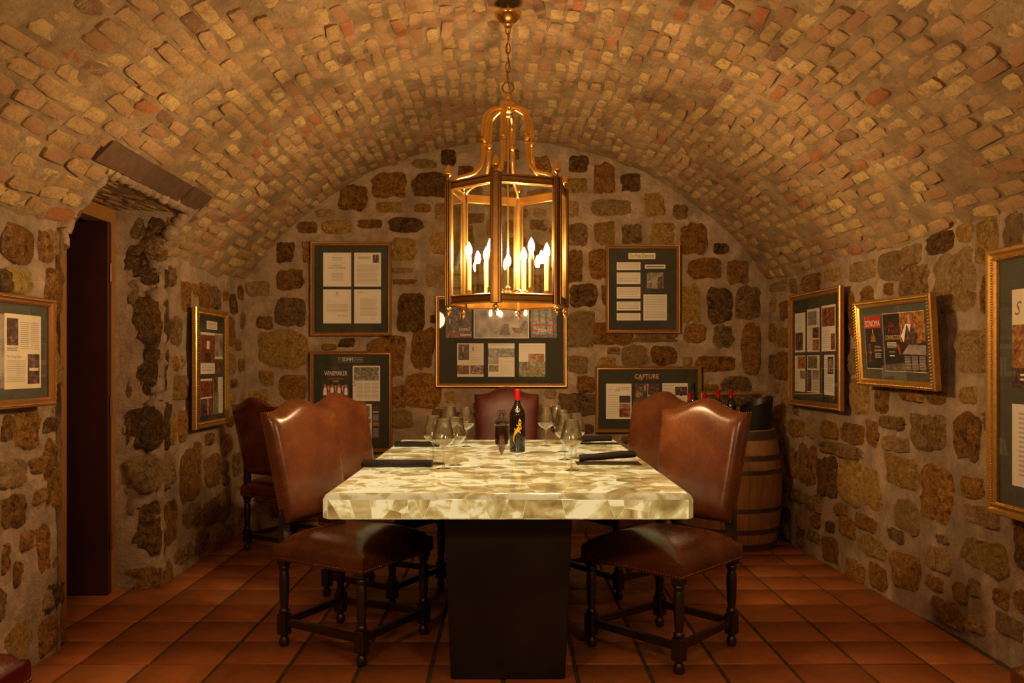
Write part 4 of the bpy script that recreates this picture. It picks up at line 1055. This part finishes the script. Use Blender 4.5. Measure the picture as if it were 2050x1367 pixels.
# ---------------------------------------------------------------- framed pages
def text_mesh(txt, size, shear=0.0, sx=1.0, bold=0.0):
    cu = bpy.data.curves.new('t', 'FONT'); cu.body = txt; cu.size = size; cu.align_x = 'CENTER'; cu.align_y = 'CENTER'; cu.shear = shear
    cu.resolution_u = 2; cu.offset = bold
    o = bpy.data.objects.new('t', cu); COL.objects.link(o)
    bpy.context.view_layer.update()
    me = bpy.data.meshes.new_from_object(o, depsgraph=bpy.context.evaluated_depsgraph_get())
    vs = [(v.co.x*sx, v.co.y, 0) for v in me.vertices]; fs = [tuple(p.vertices) for p in me.polygons]
    bpy.data.objects.remove(o); bpy.data.curves.remove(cu); bpy.data.meshes.remove(me)
    return vs, fs
class Picture:
    """a framed sheet in its own plane: x right, y up, z out of the wall"""
    def __init__(s, name, w, h, label, group=None, mold=.028, depth=.03, wood='frame_wood', board='mat_green', beads=None, gold_in=True, cat='picture'):
        s.t = empty(name, (0, 0, 0), label=label, cat=cat, group=group); s.w, s.h, s.D = w, h, depth
        prof = [(0, 0), (0, depth*.8), (mold*.12, depth), (mold*.35, depth*.95), (mold*.55, depth*.72), (mold*.78, depth*.75), (mold, depth*.5), (mold, .004)]
        b = MB(); vs = []; fs = []; n = len(prof)
        for (sx, sy) in ((-1, -1), (1, -1), (1, 1), (-1, 1)):
            for o, z in prof: vs.append((sx*(w/2-o), sy*(h/2-o), z))
        for k in range(4):
            q = (k+1) % 4
            for i in range(n-1): fs.append((k*n+i, q*n+i, q*n+i+1, k*n+i+1)); b_ = 0
        b.add(vs, fs)
        b.build('frame_molding', wood, s.t, smooth=25)
        MB().box(-w/2+mold*.6, w/2-mold*.6, -h/2+mold*.6, h/2-mold*.6, .001, .008).build('mat_board', board, s.t)
        if beads:
            bb = MB(); r, off, step = beads
            for (x0, y0, x1, y1) in ((-1, -1, 1, -1), (1, -1, 1, 1), (1, 1, -1, 1), (-1, 1, -1, -1)):
                a = Vector((x0*(w/2-off), y0*(h/2-off), 0)); c = Vector((x1*(w/2-off), y1*(h/2-off), 0)); m = int((c-a).length/step)
                for k in range(m): p = a+(c-a)*(k/m); bb.ball((p.x, p.y, depth*1.0+r*.15), r, 6, 4)
            bb.build('bead_trim', 'frame_gold', s.t, smooth=60, kind='stuff')
        MB().quad(-w/2+mold*.8, -h/2+mold*.8, w/2-mold*.8, h/2-mold*.8, .0145).build('glass_pane', 'frame_glass', s.t)
        s.z = .0085
    def page(s, x0, y0, x1, y1, m='paper'):
        o = MB().box(x0, x1, y0, y1, s.z, s.z+.001).build('page', m, s.t); s.cur = o; s.b = {}; s.r = (x0, y0, x1, y1); s.k = 0; return s
    def mb(s, m): return s.b.setdefault(m, MB())
    def rect(s, fx0, fy0, fx1, fy1, m, lvl=0):          # fractions of the page, y from the top
        x0, y0, x1, y1 = s.r; W, H_ = x1-x0, y1-y0; s.k += 1
        s.mb(m).quad(x0+W*fx0, y1-H_*fy1, x0+W*fx1, y1-H_*fy0, s.z+.0012+.00006*s.k); return s
    def poly(s, pts, m):
        x0, y0, x1, y1 = s.r; W, H_ = x1-x0, y1-y0; s.k += 1
        q = [(x0+W*a, y1-H_*b) for a, b in pts]
        ar = sum(q[i][0]*q[(i+1) % len(q)][1]-q[(i+1) % len(q)][0]*q[i][1] for i in range(len(q)))
        s.mb(m).poly(q if ar > 0 else q[::-1], s.z+.0012+.00006*s.k); return s
    def oval(s, cx, cy, rx, ry, m, n=12): return s.poly([(cx+rx*cos(2*pi*i/n), cy+ry*sin(2*pi*i/n)) for i in range(n)], m)
    def lines(s, fx0, fy0, fx1, fy1, n, m='ink_soft', fill=.45, rag=.0):
        p = (fy1-fy0)/n
        for k in range(n): s.rect(fx0+rag*random.random()*(fx1-fx0), fy0+k*p, fx1-random.random()*(.12 if k % 5 == 4 else .02)*(fx1-fx0)-rag*random.random()*(fx1-fx0), fy0+(k+fill)*p, m); s.k -= 1
        s.k += 1; return s
    def text(s, t, fx, fy, fs_, m='ink', shear=0, sx=1.0, bold=0.0, w=None):
        x0, y0, x1, y1 = s.r; s.k += 1; vs, f = text_mesh(t, fs_*(y1-y0), shear, sx, bold)
        if w:
            mx = max(v[0] for v in vs); mn = min(v[0] for v in vs); q = w*(x1-x0)/(mx-mn); vs = [((v[0]-(mx+mn)/2)*q, v[1], 0) for v in vs]
        s.mb(m).add(vs, f, Matrix.Translation((x0+(x1-x0)*fx, y1-(y1-y0)*fy, s.z+.0013+.00006*s.k))); return s
    def man(s, cx, top, sc_, suit='print_black'):       # small printed figure of a man in a suit
        s.poly([(cx-.5*sc_, top+2.6*sc_), (cx-.42*sc_, top+1.0*sc_), (cx-.12*sc_, top+.75*sc_), (cx+.12*sc_, top+.75*sc_), (cx+.42*sc_, top+1.0*sc_), (cx+.5*sc_, top+2.6*sc_)], suit)
        s.poly([(cx-.12*sc_, top+.75*sc_), (cx+.12*sc_, top+.75*sc_), (cx, top+1.6*sc_)], 'white_ink'); s.oval(cx, top+.4*sc_, .2*sc_, .36*sc_, 'skin'); return s
    def done(s):
        for k, b in s.b.items(): b.build('print', k, s.cur)
        s.b = {}; return s
    def place(s, mtx): s.t.matrix_world = mtx
def back_frame(key, name, label, **kw):
    x0, y0, x1, y1 = FR_BACK[key]; yf = YB-.055; a, zt = bk(x0, y0, yf); c, zb = bk(x1, y1, yf)
    p = Picture(name, c-a, zt-zb, label, **kw); cx, cz = (a+c)/2, (zt+zb)/2; p.cx, p.cz = cx, cz
    p.place(Matrix(((1, 0, 0, cx), (0, 0, -1, yf+.03), (0, 1, 0, cz), (0, 0, 0, 1))))
    def P(x0, y0, x1, y1, m='paper'):
        q = YB-.055; u0, v1 = bk(x0, y0, q); u1, v0 = bk(x1, y1, q); return p.page(u0-cx, v0-cz, u1-cx, v1-cz, m)
    p.P = P; return p
GP = 'framed press pages hung on the stone walls'
random.seed(4)
# a: four letters
f = back_frame('a', 'framed_letters', 'bronze frame with four cream letters on dark green mat, top left of the end wall', group=GP)
f.P(646, 505, 702, 573).text('~ * ~', .5, .07, .07).lines(.3, .14, .7, .26, 3, rag=.1).lines(.2, .30, .8, .32, 1).text('ANNUAL', .5, .38, .075, 'ink', w=.36).text('GALA DINNER', .5, .45, .075, 'ink', w=.62).lines(.3, .51, .7, .53, 1).lines(.25, .6, .75, .84, 7, rag=.12).done()
f.P(708, 505, 762, 573).lines(.12, .05, .5, .07, 1).lines(.15, .12, .62, .2, 3, 'ink').rect(.69, .06, .92, .3, 'photo_dark').man(.80, .08, .085).lines(.08, .36, .92, .93, 14).done()
f.P(646, 579, 702, 647).oval(.5, .1, .05, .045, 'ink_soft').text('OFFICE', .5, .19, .05, 'ink_soft').lines(.1, .35, .3, .37, 1).lines(.1, .43, .9, .68, 7).text('Best wishes', .68, .77, .06, 'ink', .4).done()
f.P(708, 579, 762, 647).lines(.1, .06, .35, .13, 2).lines(.6, .19, .85, .21, 1).lines(.22, .27, .85, .80, 13).text('y', .7, .87, .08, 'ink', .4).done()
# b
f = back_frame('b', 'framed_journal', 'bronze frame of wine journal pages, bottom left of the end wall behind the chairs', group=GP)
f.P(674, 715, 727, 725, 'print_black').text('THE', .08, .5, .6, 'ink_soft', w=.11).text('SOMM', .39, .5, 1.05, 'white_ink', w=.40).text('JOURNAL', .80, .5, .6, 'ink_soft', w=.36).rect(0, 0, 1, .05, 'ink_soft').rect(0, .95, 1, 1, 'ink_soft').done()
f.P(643, 732, 699, 803, 'print_black').text('A CLASSIC', .5, .07, .05, 'red_ink').text('WINEMAKER', .5, .22, .19, 'white_ink', w=.82).lines(.2, .35, .8, .4, 2, 'red_ink').text('UNITED', .5, .44, .05, 'white_ink').rect(.03, .56, .97, .84, 'photo_red')
for k in range(7): f.man(.12+.125*k, .52+.03*(k % 2), .12, 'photo_red' if k % 2 else 'white_ink')
f.done()
f.P(705, 732, 760, 803).rect(.05, .04, .95, .42, 'photo_grey').text('S', .07, .52, .2, 'ink').lines(.14, .5, .38, .94, 12).lines(.42, .5, .66, .94, 12).lines(.70, .5, .94, .94, 12).done()
f.P(705, 809, 760, 880).rect(.0, .42, .66, .54, 'photo_red').rect(.06, .05, .62, .36, 'photo_grey').rect(.14, .08, .26, .32, 'print_black').rect(.42, .08, .54, .32, 'print_black').rect(.7, 0, 1, 1, 'print_black').text('50', .85, .12, .12, 'red_ink').lines(.73, .2, .95, .26, 2, 'white_ink').lines(.73, .3, .95, .48, 6, 'ink_soft').rect(.72, .51, .97, .62, 'photo_orange').lines(.73, .68, .95, .95, 8, 'ink_soft').rect(.22, .60, .40, .74, 'photo_red').rect(.44, .60, .62, .74, 'photo_red').lines(.06, .8, .62, .96, 4).done()
# c
f = back_frame('c', 'framed_magazine_pages', 'wide bronze frame of six magazine pages on the end wall behind the lantern', group=GP, mold=.03)
f.P(892, 612, 944, 676, 'photo_dark').rect(0, .78, 1, 1, 'photo_red').man(.16, .38, .14).man(.56, .16, .18).text('LIVING', .72, .74, .12, 'white_ink', w=.4).lines(.55, .88, .96, .95, 2, 'white_ink').done()
f.P(948, 612, 1059, 677, 'photo_pale').oval(.38, .75, .09, .10, 'photo_grey').poly([(.46, .9), (.5, .62), (.55, .55), (.63, .55), (.66, .9)], 'photo_dark').poly([(.68, .66), (.82, .68), (.92, .45), (.96, .48), (.92, .66), (.86, .84), (.74, .84)], 'photo_dark').rect(0, 0, .015, 1, 'paper').rect(.985, 0, 1, 1, 'paper').rect(0, .975, 1, 1, 'paper').done()
f.P(1063, 612, 1115, 676, 'photo_dark')
for k in range(3): f.poly([(.12+.26*k, .1), (.26+.26*k, .1), (.34+.26*k, .9), (.10+.26*k, .9)], 'photo_grey')
f.rect(0, .58, 1, .62, 'red_ink').rect(0, .76, 1, .80, 'red_ink').text('history', .55, .76, .17, 'white_ink', .4, w=.56).done()
f.P(915, 687, 968, 754).rect(.04, .03, .45, .5, 'photo_dark').man(.22, .08, .13).lines(.5, .04, .96, .62, 12, 'ink_soft', .2).rect(.58, .1, .62, .24, 'ink').rect(.0, .66, .45, .93, 'photo_red').rect(.5, .66, 1, .93, 'photo_red').oval(.75, .8, .22, .13, 'photo_grey').oval(.75, .8, .13, .08, 'photo_red').done()
f.P(977, 687, 1030, 754).rect(0, .15, 1, .42, 'photo_grey').rect(.0, .42, .4, .62, 'photo_pale').rect(.03, .65, .4, .85, 'photo_green').lines(.45, .46, .96, .94, 12, 'ink_soft', .2).lines(.05, .03, .9, .1, 2, 'ink_soft', .3).done()
f.P(1039, 687, 1092, 754).lines(.05, .05, .95, .28, 5, 'ink_soft', .2).rect(.36, .31, .96, .56, 'photo_orange').rect(0, .55, 1, 1, 'photo_green').rect(.1, .57, .3, .8, 'photo_dark').oval(.42, .82, .16, .05, 'photo_orange').oval(.8, .78, .16, .05, 'photo_orange').done()
# d
f = back_frame('d', 'framed_newspaper_clipping', 'bronze frame of newspaper clippings, top right of the end wall', group=GP)
f.P(1259, 505.5, 1313, 518, 'paper_cream').text('The Press Democrat', .5, .5, .95, 'ink', w=.93, bold=.0004).done()
for y0, y1, n in ((524, 540, 4), (545, 568, 6), (574, 597, 6), (603, 621, 5), (626, 641, 4)): f.P(1235.5, y0, 1283, y1).lines(.04, .08, .96, .92, n).done()
f.P(1292, 529, 1333, 537).lines(.05, .3, .95, .7, 1, 'ink', .9).done()
f.P(1296, 545, 1329, 577, 'photo_grey').rect(.3, .3, .62, 1, 'photo_pale').rect(.65, .25, .95, 1, 'photo_dark').rect(.06, .7, .26, .8, 'photo_orange').rect(.1, .1, .12, .9, 'ink').rect(.2, .1, .22, .9, 'ink').done()
f.P(1289, 589, 1336, 641).lines(.04, .05, .96, .95, 14).done()
# e
f = back_frame('e', 'framed_article', 'low wide bronze frame with a white article page, behind the far right chair', group=GP)
f.P(1270, 747, 1321, 761, 'photo_pale').rect(0, 0, 1, 1, 'print_black').text('CAPTURE', .5, .5, .9, 'gold_ink', w=.94).poly([(.2, 1), (.26, .3), (.34, 1)], 'photo_orange').done()
f.P(1214, 768, 1265, 839).text('jcb', .46, .16, .17, 'ink', .3, w=.2).lines(.08, .16, .38, .18, 1).lines(.6, .1, .92, .2, 2).lines(.08, .32, .48, .9, 9, 'ink_soft', .2).rect(.52, .34, .96, .54, 'print_black').rect(.52, .56, .96, .7, 'photo_orange').rect(.52, .7, .96, .95, 'photo_red').done()
f.P(1272, 768, 1320, 830, 'photo_dark').man(.42, .05, .16).oval(.15, .35, .12, .1, 'photo_orange').oval(.6, .42, .07, .06, 'skin').oval(.85, .34, .07, .06, 'photo_orange').rect(.52, 0, .54, 1, 'ink_soft').done()
f.P(1327, 767, 1378, 839).lines(.05, .06, .45, .9, 9, 'ink_soft', .2).rect(.5, .1, .98, .34, 'photo_dark').man(.74, .12, .09).lines(.5, .4, .95, .9, 8, 'ink_soft', .2).done()

def right_matrix(y, z, lean=0, roll=0, out=.055):
    # x local = towards the camera along the wall, z local = into the room
    X = sideR; Zn = Vector((-1, -.0478, 0)).normalized(); Y = Vector((0, 0, 1))
    m = Matrix(((X.x, Y.x, Zn.x, XR(y)-out), (X.y, Y.y, Zn.y, y), (X.z, Y.z, Zn.z, z), (0, 0, 0, 1)))
    return m @ Matrix.Rotation(roll, 4, 'Z') @ Matrix.Rotation(lean, 4, 'X')
def left_matrix(y, z, out=.05, lean=0):
    m = Matrix(((0, 0, 1, XL(y)+out), (1, 0, 0, y), (0, 1, 0, z), (0, 0, 0, 1))); return m @ Matrix.Rotation(lean, 4, 'X')
# right wall, six pages
f = Picture('framed_press_pages', .82, .76, 'upright bronze frame of six press pages on the right wall, nearest the barrel corner', group=GP, mold=.042, beads=(.004, .012, .011))
def G(f, x0, y0, x1, y1, m='paper'): return f.page(f.w*(x0-.5), f.h*(.5-y1), f.w*(x1-.5), f.h*(.5-y0), m)
G(f, .09, .17, .31, .52).rect(.05, .50, .78, .95, 'photo_dark').lines(.1, .08, .7, .45, 9, 'ink_soft', .2).man(.45, .56, .13).done()
G(f, .35, .15, .59, .52).rect(.05, .06, .78, .38, 'photo_grey').lines(.82, .1, .95, .9, 12).rect(.46, .44, .96, .68, 'photo_dark').rect(.46, .72, .96, .97, 'photo_orange').lines(.06, .44, .4, .95, 12, 'ink_soft', .3).done()
G(f, .63, .14, .88, .52).rect(.05, .05, .95, .46, 'photo_red').lines(.08, .55, .6, .95, 9, 'ink_soft', .3).rect(.68, .62, .97, .97, 'photo_red').done()
G(f, .09, .55, .31, .87).rect(.3, .02, .98, .36, 'photo_orange').rect(.5, .42, .98, .64, 'photo_green').lines(.08, .45, .42, .95, 9, 'ink_soft', .3).rect(0, 0, .01, 1, 'ink').done()
G(f, .35, .55, .59, .87).rect(.04, .02, .82, .35, 'photo_green').rect(.02, .40, .36, .97, 'photo_dark').rect(.44, .40, .96, .66, 'photo_pale').lines(.44, .7, .95, .95, 6).done()
G(f, .68, .55, .86, .88).rect(.35, .05, .92, .48, 'print_black').rect(.42, .1, .86, .44, 'photo_grey').man(.64, .15, .1).lines(.1, .1, .28, .9, 12).lines(.35, .55, .9, .93, 8).done()
f.place(right_matrix(5.52, 1.383, 0, 0))
# right wall, gilded tilted frame
f = Picture('gilded_magazine_frame', .80, .47, 'gilded beaded frame hung slightly askew on the right wall with a magazine spread', group=GP, mold=.04, wood='frame_gold', board='mat_grey', beads=(.0075, .014, .016), depth=.035)
G(f, .10, .19, .33, .80, 'print_black').rect(0, 0, 1, .22, 'red_ink').text('SONOMA', .5, .14, .17, 'white_ink', w=.9).poly([(.5, .3), (.62, .38), (.66, .48), (.34, .48), (.38, .38)], 'photo_orange').rect(.47, .24, .52, .32, 'gold_ink').text('The French', .74, .58, .05, 'white_ink').text('Connection', .74, .64, .06, 'white_ink').lines(.56, .7, .92, .8, 3, 'ink_soft').poly([(.2, .55), (.3, .5), (.36, .66), (.3, .85), (.18, .85)], 'photo_red').rect(0, 0, .012, 1, 'white_ink').rect(0, .99, 1, 1, 'white_ink').done()
G(f, .36, .17, .88, .82, 'print_black').rect(.42, .0, 1, .5, 'photo_orange').rect(0, .86, 1, 1, 'photo_dark').text('The', .2, .2, .13, 'red_ink', .4).text('French', .24, .3, .12, 'red_ink', .4).text('CONNECTION', .24, .42, .115, 'gold_ink', w=.40).lines(.08, .5, .32, .6, 4, 'white_ink').lines(.12, .66, .28, .68, 1, 'white_ink').lines(.14, .72, .26, .76, 1, 'white_ink').poly([(.44, .4), (.56, .2), (.62, .2), (.62, .42), (.5, .5)], 'white_ink')
f.poly([(.5, .52), (.58, .22), (.70, .22), (.80, .34), (.88, .5), (.78, .56)], 'photo_dark').oval(.645, .12, .028, .075, 'skin').poly([(.6, .2), (.69, .2), (.65, .34)], 'white_ink').poly([(.45, .70), (.62, .54), (1.0, .56), (1.0, .72)], 'photo_pale').oval(.86, .48, .06, .05, 'photo_orange')
f.lines(.50, .74, .64, .97, 9, 'ink_soft').lines(.67, .74, .81, .97, 9, 'ink_soft').lines(.84, .74, .98, .97, 9, 'ink_soft').poly([(.33, .55), (.37, .52), (.43, .7), (.39, .72)], 'red_ink').rect(0, 0, .006, 1, 'white_ink').rect(0, .992, 1, 1, 'white_ink').rect(0, 0, 1, .006, 'white_ink').done()
f.place(right_matrix(4.43, 1.40, radians(4.0), radians(-.8), .085))
# right wall, large near frame
f = Picture('large_gilt_frame', .92, 1.12, 'large gilt frame cut off by the right edge of the photo, with an orange poster', group=GP, mold=.05, wood='frame_gold', board='mat_grey', beads=(.004, .046, .011), depth=.04)
G(f, .15, .16, .72, .52, 'photo_orange').rect(0, 0, 1, .36, 'paper_cream').text('S', .06, .2, .2, 'ink', .3).rect(0, .8, 1, 1, 'photo_dark').lines(.1, .86, .5, .95, 2, 'white_ink').done()
G(f, .15, .58, .72, .88).lines(.08, .1, .9, .9, 14).done()
f.place(right_matrix(3.19, 1.214, 0, 0, .06))
# left wall, narrow
f = Picture('framed_clippings', .62, .775, 'upright gilt frame of colour clippings on the left wall beyond the doorway', group=GP, mold=.042, wood='frame_gold', beads=(.004, .034, .011))
G(f, .38, .10, .70, .17).text('NAPA', .5, .35, .5, 'red_ink', w=.8).text('VALLEY', .5, .75, .4, 'red_ink', w=.8).done()
G(f, .20, .20, .62, .55).rect(0, .06, 1, .74, 'photo_red').rect(.42, .2, .62, .4, 'paper').rect(.3, .5, .7, .72, 'print_black').lines(.08, .8, .9, .95, 4, 'ink_soft').done()
G(f, .62, .20, .88, .55).rect(0, .02, 1, .58, 'photo_pale').rect(0, .64, 1, 1, 'photo_dark').done()
G(f, .20, .59, .54, .90).rect(0, .06, 1, .5, 'photo_red').rect(0, .54, .6, 1, 'photo_dark').rect(.66, .54, 1, 1, 'photo_red').done()
G(f, .57, .58, .88, .90).rect(0, 0, .5, .4, 'photo_dark').rect(0, .4, .55, 1, 'photo_green').lines(.6, .1, .95, .9, 10, 'ink_soft', .2).done()
f.place(left_matrix(5.63, 1.262))
# left wall, near
f = Picture('framed_article_spread', .62, .455, 'wide beaded bronze frame with a cream article, cut by the left edge of the photo', group=GP, mold=.036, wood='frame_wood', board='mat_grey', beads=(.0035, .012, .009))
G(f, .10, .18, .44, .82, 'photo_pale').text('WINE', .5, .3, .14, 'ink', w=.7).lines(.1, .5, .9, .9, 9, 'ink_soft').done()
G(f, .44, .17, .86, .83, 'paper_cream').rect(.06, .06, .36, .42, 'photo_dark').lines(.42, .10, .66, .48, 14).lines(.70, .10, .94, .48, 14).lines(.06, .44, .34, .50, 3, 'ink').rect(.03, .53, .60, .95, 'paper_cream').text('The Vintage Room', .26, .57, .05, 'ink', w=.4).lines(.06, .62, .56, .92, 12).rect(.62, .53, .95, .94, 'photo_dark').rect(.66, .72, .92, .76, 'paper_cream').oval(.8, .9, .05, .02, 'red_ink').done()
f.place(left_matrix(3.36, 1.339))
# small gilt frame leaning on the barrel
f = Picture('leaning_gilt_frame', .50, .25, 'low gilt beaded frame standing on the barrel behind the red-topped bottles', mold=.028, wood='frame_gold', board='photo_dark', beads=(.004, .010, .011), group=GP)
G(f, .14, .2, .86, .8, 'photo_dark').oval(.3, .6, .06, .12, 'photo_orange').oval(.6, .55, .05, .12, 'photo_orange').done()
f.place(Matrix(((1, 0, 0, 1.685), (0, 0, -1, 6.395), (0, 1, 0, .9560), (0, 0, 0, 1))) @ Matrix.Rotation(radians(-4), 4, 'X'))
